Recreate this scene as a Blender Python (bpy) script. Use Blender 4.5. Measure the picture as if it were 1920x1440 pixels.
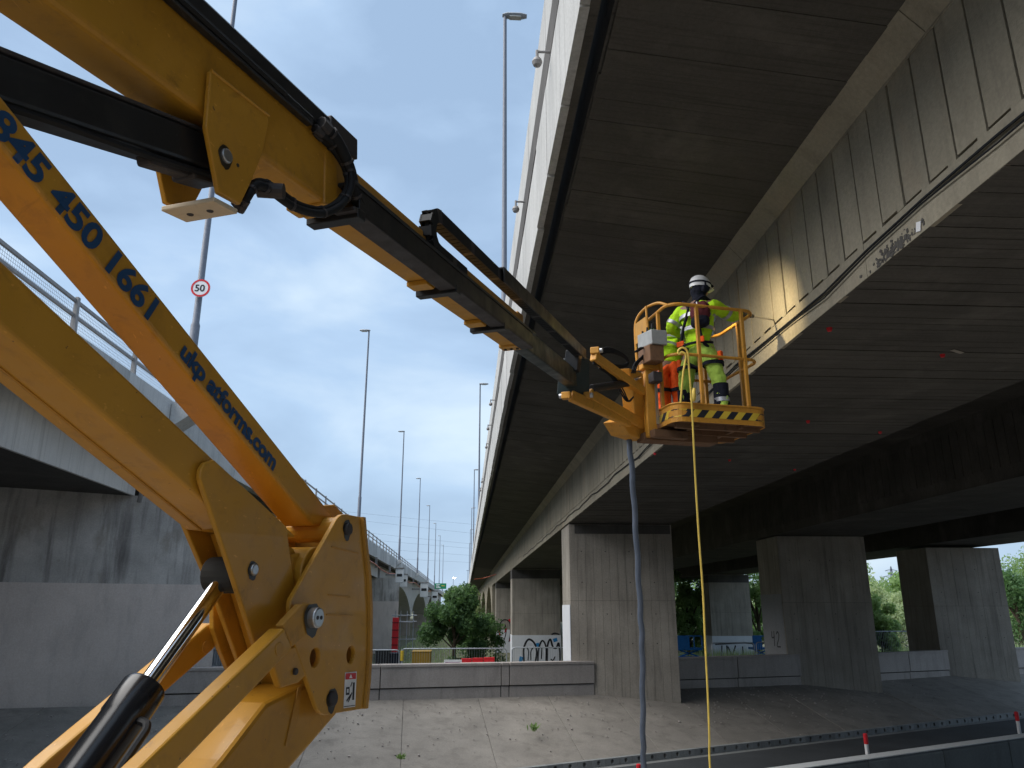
import bpy, bmesh, math, random
from mathutils import Vector, Matrix, noise as mnoise
from mathutils.geometry import tessellate_polygon
random.seed(7)
R = math.radians
for o in list(bpy.data.objects): bpy.data.objects.remove(o)
S = bpy.context.scene
COL = S.collection

# ------------------------------------------------------------------ camera
H = 4.5                       # eye height above the road
F = 1442.0; TH = R(16.2); YAW = R(3.35)
cd = bpy.data.cameras.new('camera'); cam = bpy.data.objects.new('camera', cd); COL.objects.link(cam)
cd.sensor_width = 36; cd.lens = 36*F/1920; cd.clip_end = 5000; cd.clip_start = 0.05
cam.location = (0, 0, H); cam.rotation_euler = (R(90)+TH, 0, -YAW)
S.camera = cam
S.render.resolution_x = 1024; S.render.resolution_y = 768

# ------------------------------------------------------------------ world, sun, exposure
SUN_EL, SUN_AZ = R(50), R(-100)          # azimuth clockwise from +Y
w = bpy.data.worlds.new('World'); S.world = w; w.use_nodes = True
nt = w.node_tree; nt.nodes.clear(); N = nt.nodes.new; L = nt.links.new
out = N('ShaderNodeOutputWorld'); bg = N('ShaderNodeBackground'); L(bg.outputs[0], out.inputs[0])
bg.inputs[1].default_value = 0.1
sky = N('ShaderNodeTexSky'); sky.sky_type = 'NISHITA'; sky.sun_disc = False
sky.sun_elevation = SUN_EL; sky.sun_rotation = SUN_AZ; sky.air_density = 1.2; sky.dust_density = 2.0
tc = N('ShaderNodeTexCoord'); mp = N('ShaderNodeMapping'); L(tc.outputs['Generated'], mp.inputs[0])
mp.inputs['Scale'].default_value = (1.0, 1.0, 2.2)
n1 = N('ShaderNodeTexNoise'); n1.inputs['Scale'].default_value = 3.1; n1.inputs['Detail'].default_value = 6; n1.inputs['Roughness'].default_value = .48
n1.inputs['Distortion'].default_value = .25
L(mp.outputs[0], n1.inputs[0])
cr = N('ShaderNodeValToRGB'); L(n1.outputs['Fac'], cr.inputs[0])
e = cr.color_ramp.elements
e[0].position = .36; e[0].color = (1.05, 1.48, 2.08, 1)
e[1].position = .66; e[1].color = (2.05, 2.48, 2.9, 1)
mid = cr.color_ramp.elements.new(.5); mid.color = (1.36, 1.86, 2.52, 1)
mx = N('ShaderNodeMix'); mx.data_type = 'RGBA'; mx.inputs[0].default_value = .92
L(sky.outputs[0], mx.inputs[6]); L(cr.outputs[0], mx.inputs[7]); L(mx.outputs[2], bg.inputs[0])
sd = bpy.data.lights.new('sun', 'SUN'); sd.energy = 1.5; sd.angle = R(70); sd.color = (1, .95, .88)
sun = bpy.data.objects.new('sun', sd); COL.objects.link(sun)
sdir = Vector((math.sin(SUN_AZ)*math.cos(SUN_EL), math.cos(SUN_AZ)*math.cos(SUN_EL), math.sin(SUN_EL)))
sun.rotation_euler = sdir.to_track_quat('Z', 'Y').to_euler(); sun.location = (-20, 10, 40)
vs = S.view_settings; vs.view_transform = 'Standard'; vs.look = 'None'; vs.exposure = 1.8; vs.gamma = 1; vs.use_curve_mapping = False
S.render.engine = 'CYCLES'; S.cycles.max_bounces = 5; S.cycles.diffuse_bounces = 4; S.cycles.glossy_bounces = 2; S.cycles.transmission_bounces = 2

# ------------------------------------------------------------------ helpers
def ray(px, py):
    u = px-960; ww = 720-py
    yf = F*math.cos(TH)-ww*math.sin(TH); z = F*math.sin(TH)+ww*math.cos(TH)
    c, s = math.cos(YAW), math.sin(YAW)
    return Vector((u*c+yf*s, -u*s+yf*c, z))
def onX(px, py, X): r = ray(px, py); p = r*(X/r.x); p.z += H; return p
def onY(px, py, Y): r = ray(px, py); p = r*(Y/r.y); p.z += H; return p
def onZ(px, py, z): r = ray(px, py); p = r*((z-H)/r.z); p.z += H; return p
def atD(px, py, zc): p = ray(px, py)*(zc/F); p.z += H; return p
MA = R(20.6); MD = 1.75
md = Vector((math.sin(MA), math.cos(MA), 0)); mn = Vector((math.cos(MA), -math.sin(MA), 0)); UP = Vector((0, 0, 1))
def M3(s, z, t=0): return md*s + mn*(t-MD) + UP*z            # boom plane -> world
def onM(px, py, t):                                          # photo ray met with the boom plane
    r = ray(px, py); p = r*((t-MD)/r.dot(mn)); p.z += H; return p
def sz(px, py, t): p = onM(px, py, t); return (p.dot(md), p.z)

class MB:
    def __init__(s): s.v = []; s.f = []; s.m = []
    def add(s, vs, fs, mi=0):
        b = len(s.v); s.v += [tuple(v) for v in vs]; s.f += [tuple(i+b for i in f) for f in fs]; s.m += [mi]*len(fs); return s
    def box(s, c, sz_, rot=None, mi=0):
        c = Vector(c); hx, hy, hz = (q/2 for q in sz_)
        vs = [Vector((x, y, z)) for z in (-hz, hz) for y in (-hy, hy) for x in (-hx, hx)]
        if rot is not None: vs = [rot @ v for v in vs]
        return s.add([v+c for v in vs], [(0,2,3,1),(4,5,7,6),(0,1,5,4),(2,6,7,3),(0,4,6,2),(1,3,7,5)], mi)
    def bb(s, x0, x1, y0, y1, z0, z1, mi=0):
        return s.box(((x0+x1)/2, (y0+y1)/2, (z0+z1)/2), (x1-x0, y1-y0, z1-z0), None, mi)
    def prism(s, pts, off, holes=(), mi=0):
        off = Vector(off); pts = [Vector(p) for p in pts]; n = len(pts)
        loops = [pts]+[[Vector(q) for q in h] for h in holes]
        flat = [p for l in loops for p in l]; k = len(flat)
        if holes: tr = [tuple(t) for t in tessellate_polygon(loops)]
        else: tr = [tuple(range(n))]
        fs = tr + [tuple(i+k for i in reversed(t)) for t in tr]
        o = 0
        for l in loops:
            m = len(l)
            for i in range(m):
                a, b = o+i, o+(i+1) % m; fs.append((b, a, a+k, b+k))
            o += m
        return s.add(flat+[p+off for p in flat], fs, mi)
    def cyl(s, p0, p1, r0, r1=None, n=12, cap=True, mi=0):
        p0 = Vector(p0); p1 = Vector(p1); r1 = r0 if r1 is None else r1
        d = (p1-p0).normalized(); a = d.orthogonal().normalized(); b = d.cross(a)
        vs = []; fs = []
        for p, r in ((p0, r0), (p1, r1)):
            for i in range(n):
                q = 2*math.pi*i/n; vs.append(p+a*(r*math.cos(q))+b*(r*math.sin(q)))
        for i in range(n): j = (i+1) % n; fs.append((i, j, n+j, n+i))
        if cap: fs += [tuple(reversed(range(n))), tuple(range(n, 2*n))]
        return s.add(vs, fs, mi)
    def tube(s, pts, r, n=8, mi=0, closed=False):
        pts = [Vector(p) for p in pts]; m = len(pts); rs = r if isinstance(r, (list, tuple)) else [r]*m
        t0 = (pts[1]-pts[0]).normalized(); a = t0.orthogonal().normalized(); vs = []; fs = []
        for i, p in enumerate(pts):
            if closed: t = (pts[(i+1) % m]-pts[i-1]).normalized()
            else: t = (pts[min(i+1, m-1)]-pts[max(i-1, 0)]).normalized()
            a = (a-t*a.dot(t)); a = a.normalized() if a.length > 1e-6 else t.orthogonal().normalized()
            b = t.cross(a)
            for k in range(n):
                q = 2*math.pi*k/n; vs.append(p+a*(rs[i]*math.cos(q))+b*(rs[i]*math.sin(q)))
        rng = range(m) if closed else range(m-1)
        for i in rng:
            i2 = (i+1) % m
            for k in range(n): k2 = (k+1) % n; fs.append((i*n+k, i*n+k2, i2*n+k2, i2*n+k))
        if not closed: fs += [tuple(reversed(range(n))), tuple(range((m-1)*n, m*n))]
        return s.add(vs, fs, mi)
    def lathe(s, c, prof, n=16, axis=UP, mi=0):
        c = Vector(c); ax = Vector(axis).normalized(); a = ax.orthogonal().normalized(); b = ax.cross(a); vs = []; fs = []
        for r, z in prof:
            for i in range(n):
                q = 2*math.pi*i/n; vs.append(c+ax*z+a*(r*math.cos(q))+b*(r*math.sin(q)))
        for k in range(len(prof)-1):
            for i in range(n): j = (i+1) % n; fs.append((k*n+i, k*n+j, (k+1)*n+j, (k+1)*n+i))
        return s.add(vs, fs, mi)
    def mesh(s, name, mats, smooth=False):
        me = bpy.data.meshes.new(name); me.from_pydata(s.v, [], s.f)
        for m in (mats if isinstance(mats, (list, tuple)) else [mats]): me.materials.append(m)
        me.polygons.foreach_set('material_index', s.m)
        bm = bmesh.new(); bm.from_mesh(me); bmesh.ops.recalc_face_normals(bm, faces=bm.faces); bm.to_mesh(me); bm.free()
        if smooth: me.polygons.foreach_set('use_smooth', [True]*len(me.polygons)); me.set_sharp_from_angle(angle=R(40))
        me.update(); return me
    def build(s, name, mats, parent=None, smooth=False, bevel=0, seg=2):
        return put(name, s.mesh(name, mats, smooth), parent, bevel, seg)
def put(name, me, parent=None, bevel=0, seg=2, loc=None, rot=None):
    o = bpy.data.objects.new(name, me); COL.objects.link(o)
    if loc is not None: o.location = loc
    if rot is not None: o.rotation_euler = rot
    if parent is not None: par(o, parent)
    if bevel:
        b = o.modifiers.new('bevel', 'BEVEL'); b.width = bevel; b.segments = seg; b.limit_method = 'ANGLE'; b.angle_limit = R(35)
    return o
def wmat(o):
    m = Matrix.LocRotScale(o.location, o.rotation_euler, o.scale)
    return wmat(o.parent) @ o.matrix_parent_inverse @ m if o.parent else m
def par(o, p): o.parent = p; o.matrix_parent_inverse = wmat(p).inverted()
def tag(o, label=None, cat=None, group=None, kind=None):
    if label: o['label'] = label
    if cat: o['category'] = cat
    if group: o['group'] = group
    if kind: o['kind'] = kind
    return o
def thing(name, loc, label, cat, group=None):
    o = bpy.data.objects.new(name, None); COL.objects.link(o); o.location = loc; o.empty_display_size = .3
    return tag(o, label, cat, group)
def spline(pts, n=8):
    pts = [Vector(p) for p in pts]; P = [2*pts[0]-pts[1]]+pts+[2*pts[-1]-pts[-2]]; r = []
    for i in range(1, len(P)-2):
        a, b, c, d = P[i-1:i+3]
        for k in range(n):
            t = k/n; r.append(.5*((2*b)+(c-a)*t+(2*a-5*b+4*c-d)*t*t+(3*b-a-3*c+d)*t**3))
    r.append(pts[-1]); return r
def circ(c, u, v, r, n=16): return [Vector(c)+Vector(u)*(r*math.cos(2*math.pi*i/n))+Vector(v)*(r*math.sin(2*math.pi*i/n)) for i in range(n)]
def text_mesh(name, body, size, mat, origin, ux, uy, parent=None, shear=0, spacing=1.0, weight=0, sx=1.0):
    cu = bpy.data.curves.new(name, 'FONT'); cu.body = body; cu.size = size; cu.shear = shear; cu.space_character = spacing; cu.offset = weight
    cu.resolution_u = 4; t = bpy.data.objects.new(name, cu); COL.objects.link(t)
    me = bpy.data.meshes.new_from_object(t.evaluated_get(bpy.context.evaluated_depsgraph_get()))
    bpy.data.objects.remove(t); bpy.data.curves.remove(cu)
    ux = Vector(ux).normalized(); uy = Vector(uy); uy = (uy-ux*uy.dot(ux)).normalized()
    for v in me.vertices: v.co = Vector(origin)+ux*v.co.x*sx+uy*v.co.y
    me.materials.clear(); me.materials.append(mat); me.name = name
    return put(name, me, parent)
def ribbon(mb, pts, wd, o, u, v, n, mi=0):
    """flat painted stroke: 2-D points in frame (o,u,v), pushed along n"""
    P = [Vector(p) for p in pts]; k = len(P); vs = []; fs = []
    for i, p in enumerate(P):
        t = (P[min(i+1, k-1)]-P[max(i-1, 0)]); t = t.normalized() if t.length else Vector((1, 0)); q = Vector((-t.y, t.x))*wd/2
        for s_ in (q, -q): a = p+s_; vs.append(o+u*a.x+v*a.y+n)
    for i in range(k-1): fs.append((2*i, 2*i+1, 2*i+3, 2*i+2))
    mb.add(vs, fs, mi)

# ------------------------------------------------------------------ materials
def newmat(name):
    m = bpy.data.materials.new(name); m.use_nodes = True; t = m.node_tree; return m, t, t.nodes['Principled BSDF'], t.nodes.new, t.links.new
def rgb(t, c): n = t.nodes.new('ShaderNodeRGB'); n.outputs[0].default_value = (*c, 1); return n.outputs[0]
def mixc(t, f, a, b, mode='MIX'):
    n = t.nodes.new('ShaderNodeMix'); n.data_type = 'RGBA'; n.blend_type = mode
    for i, x in ((0, f), (6, a), (7, b)):
        if hasattr(x, 'is_linked'): t.links.new(x, n.inputs[i])
        elif i == 0: n.inputs[0].default_value = x
        else: n.inputs[i].default_value = (*x, 1)
    return n.outputs[2]
def nz(t, scale, detail=4, rough=.55, vec=None, st=None, dist=0):
    n = t.nodes.new('ShaderNodeTexNoise'); n.inputs['Scale'].default_value = scale; n.inputs['Detail'].default_value = detail
    n.inputs['Roughness'].default_value = rough; n.inputs['Distortion'].default_value = dist
    if vec is None: g = t.nodes.new('ShaderNodeNewGeometry'); vec = g.outputs['Position']
    if st: m = t.nodes.new('ShaderNodeMapping'); m.inputs['Scale'].default_value = st; t.links.new(vec, m.inputs[0]); vec = m.outputs[0]
    t.links.new(vec, n.inputs[0]); return n.outputs['Fac']
def ramp(t, f, stops):
    n = t.nodes.new('ShaderNodeValToRGB'); t.links.new(f, n.inputs[0]); e = n.color_ramp.elements
    while len(e) < len(stops): e.new(.5)
    for q, (p, c) in zip(e, stops): q.position = p; q.color = (*c, 1) if len(c) == 3 else c
    return n.outputs[0]
def bump(t, b, h, st=.3, d=.02):
    n = t.nodes.new('ShaderNodeBump'); n.inputs['Strength'].default_value = st; n.inputs['Distance'].default_value = d
    t.links.new(h, n.inputs['Height']); t.links.new(n.outputs[0], b.inputs['Normal'])
W3 = lambda v: (v, v, v)
def concrete(name, c, var=.25, streak=.35, dirt=(.05, .045, .04), sst=(1.6, 1.6, .12), rnd=.12, fine=1.0, boards=None, warm=None):
    m, t, b, n, l = newmat(name)
    big = nz(t, .7, 3, .6); col = ramp(t, big, [(.25, tuple(x*(1-var) for x in c)), (.55, c), (.8, tuple(min(1, x*(1+var)) for x in c))])
    sp = nz(t, 22*fine, 2, .7); col = mixc(t, .35, col, ramp(t, sp, [(.3, W3(.35)), (.7, W3(.65))]), 'OVERLAY')
    stk = nz(t, 2.2, 4, .62, st=sst, dist=.4); f = ramp(t, stk, [(.5, W3(0)), (.72, W3(streak))]); col = mixc(t, f, col, dirt)
    if warm: w_ = nz(t, 1.1, 4, .6, st=(1, 1, .5)); col = mixc(t, ramp(t, w_, [(.55, W3(0)), (.75, W3(.6))]), col, warm)
    oi = n('ShaderNodeObjectInfo'); hs = n('ShaderNodeHueSaturation'); mr = n('ShaderNodeMapRange')
    mr.inputs['To Min'].default_value = 1-rnd; mr.inputs['To Max'].default_value = 1+rnd
    l(oi.outputs['Random'], mr.inputs[0]); l(mr.outputs[0], hs.inputs['Value']); l(col, hs.inputs['Color']); l(hs.outputs[0], b.inputs['Base Color'])
    b.inputs['Roughness'].default_value = .88; b.inputs['Specular IOR Level'].default_value = .25
    hmix = nz(t, 60*fine, 1, .6)
    if boards:
        wv = n('ShaderNodeTexWave'); wv.bands_direction = boards[0]; wv.inputs['Scale'].default_value = boards[1]; wv.inputs['Distortion'].default_value = .6; wv.inputs['Detail'].default_value = 2
        g = n('ShaderNodeNewGeometry'); l(g.outputs['Position'], wv.inputs[0])
        ad = n('ShaderNodeMath'); ad.operation = 'ADD'; l(hmix, ad.inputs[0]); l(wv.outputs['Fac'], ad.inputs[1]); hmix = ad.outputs[0]
    bump(t, b, hmix, .45, .012)
    return m
def paint(name, c, rough=.42, dirt=.35, dirtc=(.09, .045, .012), scale=5, spec=.4, metal=0, chips=None, coat=0):
    m, t, b, n, l = newmat(name)
    big = nz(t, scale*.35, 4, .55); col = ramp(t, big, [(.3, tuple(x*.86 for x in c)), (.7, tuple(min(1, x*1.08) for x in c))])
    d = nz(t, scale*2.2, 4, .68, dist=.5); col = mixc(t, ramp(t, d, [(.52, W3(0)), (.78, W3(dirt))]), col, dirtc)
    sc_ = nz(t, 1.0, 2, .5, st=(95, 5, 60)); col = mixc(t, ramp(t, sc_, [(.70, W3(0)), (.74, W3(.4))]), col, tuple(min(1, x*1.5+.05) for x in c))
    gs_ = nz(t, scale*.7, 5, .7, dist=1.5); col = mixc(t, ramp(t, gs_, [(.62, W3(0)), (.70, W3(dirt*.8))]), col, tuple(x*.6 for x in dirtc))
    if chips: ch = nz(t, 38, 3, .5); col = mixc(t, ramp(t, ch, [(.73, W3(0)), (.76, W3(.9))]), col, chips)
    l(col, b.inputs['Base Color'])
    rr = nz(t, scale*1.4, 4); l(ramp(t, rr, [(.3, W3(rough*.75)), (.7, W3(min(1, rough*1.35)))]), b.inputs['Roughness'])
    b.inputs['Metallic'].default_value = metal; b.inputs['Specular IOR Level'].default_value = spec; b.inputs['Coat Weight'].default_value = coat
    return m
def plain(name, c, rough=.6, metal=0, emit=None, es=1, var=.12, spec=.4):
    m, t, b, n, l = newmat(name)
    l(ramp(t, nz(t, 9, 4), [(.3, tuple(x*(1-var) for x in c)), (.7, tuple(min(1, x*(1+var)) for x in c))]), b.inputs['Base Color'])
    b.inputs['Roughness'].default_value = rough; b.inputs['Metallic'].default_value = metal; b.inputs['Specular IOR Level'].default_value = spec
    if emit: b.inputs['Emission Color'].default_value = (*emit, 1); b.inputs['Emission Strength'].default_value = es
    return m
def cloth(name, c, var=.2, rough=.85):
    m, t, b, n, l = newmat(name)
    l(ramp(t, nz(t, 7, 4), [(.3, tuple(x*(1-var) for x in c)), (.7, tuple(min(1, x*(1+var*.5)) for x in c))]), b.inputs['Base Color'])
    b.inputs['Roughness'].default_value = rough; b.inputs['Specular IOR Level'].default_value = .2
    bump(t, b, nz(t, 14, 3, .5, dist=1.2), .9, .02)
    return m
def leafmat(name, c1, c2):
    m, t, b, n, l = newmat(name)
    l(ramp(t, nz(t, .9, 4), [(.3, c1), (.7, c2)]), b.inputs['Base Color']); b.inputs['Roughness'].default_value = .6
    b.inputs['Specular IOR Level'].default_value = .25
    tr = n('ShaderNodeBsdfTranslucent'); tr.inputs[0].default_value = (c2[0]*1.3, c2[1]*1.4, c2[2], 1)
    ms = n('ShaderNodeMixShader'); ms.inputs[0].default_value = .45; o = t.nodes['Material Output']
    l(b.outputs[0], ms.inputs[1]); l(tr.outputs[0], ms.inputs[2]); l(ms.outputs[0], o.inputs[0])
    return m
K = {}
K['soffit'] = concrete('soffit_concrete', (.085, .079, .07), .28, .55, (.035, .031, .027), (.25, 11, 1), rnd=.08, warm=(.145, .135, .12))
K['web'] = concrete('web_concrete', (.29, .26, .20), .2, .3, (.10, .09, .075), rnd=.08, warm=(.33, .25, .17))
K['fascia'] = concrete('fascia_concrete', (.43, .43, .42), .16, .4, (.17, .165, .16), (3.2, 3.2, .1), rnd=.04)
K['column'] = concrete('column_concrete', (.32, .29, .25), .2, .4, (.07, .062, .053), (2.0, 2.0, .14), rnd=.05)
K['wall'] = concrete('wall_concrete', (.34, .31, .29), .14, .3, (.12, .11, .105), (1.4, 1.4, .25), rnd=.06)
K['apron'] = concrete('apron_concrete', (.40, .37, .33), .2, .4, (.15, .13, .11), (1, 1, 1), rnd=.0)
K['slope'] = concrete('slope_concrete', (.235, .218, .196), .22, .5, (.11, .10, .088), (1, 1, 1), rnd=.06)
K['pier'] = concrete('pier_concrete', (.47, .45, .43), .3, .65, (.045, .04, .04), (1.1, 1.1, .1), rnd=.03, warm=(.16, .12, .07))
K['pierpaint'] = concrete('pier_coating', (.60, .53, .49), .1, .22, (.2, .19, .19), (1.2, 1.2, .3), rnd=.03)
K['girder'] = concrete('girder_concrete', (.52, .52, .51), .12, .35, (.22, .22, .22), (3.5, 3.5, .12), rnd=.03)
K['dark'] = concrete('dark_concrete', (.085, .08, .075), .3, .4, (.03, .03, .03), rnd=.05)  # serves stained column heads, the parapet strip and girder undersides
K['band'] = concrete('masking_coat', (.62, .64, .68), .06, .15, (.3, .3, .32), rnd=.03)
K['band2'] = concrete('grey_masking_coat', (.30, .30, .31), .06, .2, (.2, .2, .2), rnd=.03)
K['white'] = concrete('white_coat', (.72, .72, .72), .06, .2, (.4, .4, .4), rnd=.03)
K['asphalt'] = concrete('asphalt', (.055, .06, .065), .2, .2, (.03, .03, .03), (1, 1, 1), rnd=.0, fine=2.5)
K['barrier'] = concrete('barrier_concrete', (.13, .145, .15), .15, .3, (.06, .06, .06), (1.2, 1.2, .3))
K['barriertop'] = concrete('barrier_top', (.55, .57, .58), .1, .2, (.3, .3, .3))
K['kerb'] = concrete('kerb_concrete', (.24, .25, .25), .15, .3, (.05, .05, .05))
K['ground'] = concrete('far_ground', (.13, .13, .085), .35, .6, (.06, .09, .03), (1, 1, 1), rnd=0)
K['joint'] = plain('joint_void', (.035, .033, .03), .95)
K['mastic'] = plain('joint_mastic', (.11, .10, .09), .95)
K['yellow'] = paint('machine_yellow', (.54, .265, .024), .42, .4, (.22, .10, .025), coat=.1, chips=(.16, .075, .03))
K['yellow2'] = paint('faded_yellow', (.5, .25, .04), .5, .45, (.22, .12, .05), chips=(.3, .14, .06))
K['rusty'] = paint('rusty_underside', (.16, .085, .045), .8, .6, (.06, .035, .02))
K['basket'] = paint('basket_yellow', (.58, .27, .035), .5, .5, (.22, .1, .03), 9, chips=(.2, .1, .05))
K['gloss'] = plain('gloss_black_enamel', (.012, .013, .016), .22, spec=.5)
K['grease'] = plain('grease', (.03, .022, .012), .35)
K['black'] = paint('black_paint', (.014, .015, .017), .38, .3, (.06, .055, .05))
K['rubber'] = plain('rubber', (.012, .013, .015), .65, spec=.25)
K['fly'] = paint('fly_boom_paint', (.012, .024, .026), .4, .15, (.05, .048, .04))
K['greysteel'] = paint('tray_steel', (.055, .05, .052), .55, .4, (.1, .08, .06), metal=.3)
K['steel'] = plain('zinc_steel', (.45, .45, .45), .35, .9)
K['chrome'] = plain('chrome', (.75, .76, .78), .08, 1, var=.02)
K['pad'] = paint('nylon_pad', (.62, .52, .38), .6, .4, (.3, .2, .1))
K['blue'] = plain('lettering_blue', (.012, .06, .16), .5)
K['galv'] = plain('galvanised', (.36, .39, .43), .5, .35)
K['galvd'] = plain('weathered_galvanised', (.25, .24, .235), .6, .2)
K['lampcol'] = plain('lamp_column_grey', (.13, .145, .18), .5, .1)
K['lens'] = plain('lamp_lens', (.5, .5, .47), .25)
K['signwhite'] = plain('sign_white', (.8, .8, .82), .4, var=.03)
K['red'] = plain('sign_red', (.62, .02, .03), .45)
K['ink'] = plain('black_print', (.012, .012, .015), .5)
K['hiviz'] = cloth('hi_vis_yellow', (.52, .86, .03)); K['hiviz2'] = cloth('worn_hi_vis', (.42, .62, .10))
K['orange'] = cloth('hi_vis_orange', (.92, .12, .02)); K['navy'] = cloth('navy_cloth', (.012, .014, .025)); K['maroon'] = cloth('maroon_cloth', (.10, .02, .025))
K['silver'] = plain('reflective_tape', (.38, .39, .42), .3, .3)
K['helmet'] = plain('helmet_white', (.75, .75, .77), .35, var=.03)
K['skin'] = plain('skin', (.30, .17, .12), .6)
K['glove'] = cloth('green_glove', (.12, .34, .12))
K['hose'] = plain('hose_blue_grey', (.09, .11, .15), .55)
K['cable'] = plain('yellow_cable', (.80, .58, .12), .5)
K['bark'] = plain('bark', (.06, .045, .03), .9)
K['leafA'] = leafmat('leaf_dark', (.05, .105, .05), (.115, .20, .08)); K['leafB'] = leafmat('leaf_mid', (.11, .18, .07), (.23, .33, .13)); K['leafC'] = leafmat('leaf_pale', (.20, .26, .14), (.37, .43, .25))
K['skyblue'] = plain('blue_plant_paint', (.01, .14, .42), .45); K['orangepipe'] = plain('orange_pipe', (.5, .12, .05), .5)
K['boxwhite'] = plain('cabinet_white', (.6, .62, .63), .5); K['boxgrey'] = plain('control_box_grey', (.3, .31, .31), .55); K['mustard'] = plain('mustard_paint', (.34, .2, .02), .6)
K['purple'] = plain('purple_paint', (.22, .05, .20), .6); K['sprayblue'] = plain('spray_blue', (.02, .2, .45), .6)
K['signgreen'] = plain('sign_green', (.01, .22, .10), .5); K['lit'] = plain('lit_lamp', (1, .9, .7), .4, emit=(1, .75, .4), es=12)


# ================================================================== SETTING
def struct(o): o['kind'] = 'structure'; return o
struct(MB().add([(-900,-900,0),(900,-900,0),(900,60,0),(-900,60,0)], [(0,1,2,3)]).build('road', K['asphalt']))
K0 = Vector((3.77, 24.5, 0)); KU = Vector((.9, .436, 0)).normalized(); KN = Vector((-KU.y, KU.x, 0))
def kerbY(X): return K0.y+(X-K0.x)*KU.y/KU.x
def wallP(X):
    if X < 4.98: return Vector((X, 31.2+(X-4.98)*.334, 1.36-(X-4.98)*.0155))
    return Vector((X, 31.2+(X-4.98)*.49, 1.36-(X-4.98)*.0118))
# ground beyond the wall falls away from it
def gzf(Y): return 1.1 if Y < 38 else (1.1-(Y-38)*.042 if Y < 92 else -1.17)
fg = MB(); xs = [-900, -40, 4.98, 60, 900]; near = [Vector((-900, -270, 1.45))]+[wallP(x)+Vector((0, .3, 0)) for x in (-40, 4.98, 60)]+[Vector((900, 470, 1.45))]
vsl = []
for p in near: vsl += [(p.x, p.y, gzf(p.y-8)), (p.x, p.y+10, gzf(p.y+2)), (p.x, p.y+55, gzf(200)), (p.x*1.6, 2600, gzf(200))]
for j in range(3): fg.add([vsl[4*i+k] for i in range(len(near)) for k in (j, j+1)], [(2*i, 2*i+2, 2*i+3, 2*i+1) for i in range(len(near)-1)])
struct(fg.build('far_ground', K['ground']))
# paved slope of concrete slabs
bed = MB(); slope = None
X = -38.0; cells = []
while X < 46: cells.append((X, X+2.6)); X += 2.6
for a, b in cells:
    ka = Vector((a, kerbY(a)+.06, .10)); kb = Vector((b, kerbY(b)+.06, .10)); wa = wallP(a-.5); wb = wallP(b-.5)
    bed.add([ka-UP*.03, kb-UP*.03, wb-UP*.03+Vector((0, .25, 0)), wa-UP*.03+Vector((0, .25, 0))], [(0, 1, 2, 3)])
slope = struct(bed.build('paved_slope', K['mastic']))
for i, (a, b) in enumerate(cells):
    g = .005
    ka = Vector((a+g, kerbY(a)+.06, .10)); kb = Vector((b-g, kerbY(b)+.06, .10)); wa = wallP(a+g-.5); wb = wallP(b-g-.5)
    dz = UP*random.uniform(-.006, .01)
    m = MB(); top = [ka+dz, kb+dz, wb+dz+Vector((0, .2, 0)), wa+dz+Vector((0, .2, 0))]
    m.prism(top, -UP*.06); m.build('slab', K['slope'], slope, bevel=.008, seg=1)
# kerb drain units with a round inlet
def kerb_mesh():
    m = MB(); Lk, hk, dk = .492, .2, .16
    q = [Vector((0, 0, 0)), Vector((Lk, 0, 0)), Vector((Lk, 0, hk)), Vector((0, 0, hk))]
    hole = circ((Lk/2, 0, .105), (1, 0, 0), (0, 0, 1), .062, 12)
    m.prism(q, (0, dk, 0), [hole]); m.add([(0, dk*.9, 0), (Lk, dk*.9, 0), (Lk, dk*.9, hk), (0, dk*.9, hk)], [(0, 1, 2, 3)], 1)
    return m.mesh('kerb_unit', [K['kerb'], K['joint']])
km = kerb_mesh(); rz = math.atan2(KU.y, KU.x)
kerb = struct(MB().box((K0+KU*11+KN*.11-UP*.02), (34, .04, .04), Matrix.Rotation(rz, 3, 'Z')).build('kerb', K['kerb']))
for i in range(60):
    p = K0+KU*(-4+i*.5); put('kerb_unit', km, kerb, loc=(p.x, p.y, 0), rot=(0, 0, rz))
# roadside drainage strip, lighter
st_ = MB(); q = [K0+KU*-20-KN*.02, K0+KU*40-KN*.02, K0+KU*40-KN*.3, K0+KU*-20-KN*.3]
struct(st_.add([p+UP*.004 for p in q], [(0, 1, 2, 3)]).build('road_edge_line', K['kerb']))

# pale concrete apron where the lift stands, added out of view for bounced light
ap = MB(); a0 = B_ = K0-KN*9.5
ap.add([a0+KU*-60+UP*.006, a0+KU*60+UP*.006, a0+KU*60-KN*60+UP*.006, a0+KU*-60-KN*60+UP*.006], [(0, 1, 2, 3)])
struct(ap.build('apron', K['apron']))
emb = MB(); e0 = Vector((0, -16, 0))
emb.add([e0+KU*-200, e0+KU*200, e0+KU*200-KN*9+UP*2.0, e0+KU*-200-KN*9+UP*2.0, e0+KU*200-KN*80+UP*2.5, e0+KU*-200-KN*80+UP*2.5], [(0, 1, 2, 3), (3, 2, 4, 5)])
struct(emb.build('added_bank', K['ground']))  # unseen bank, added to block low sky light from behind
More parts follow.
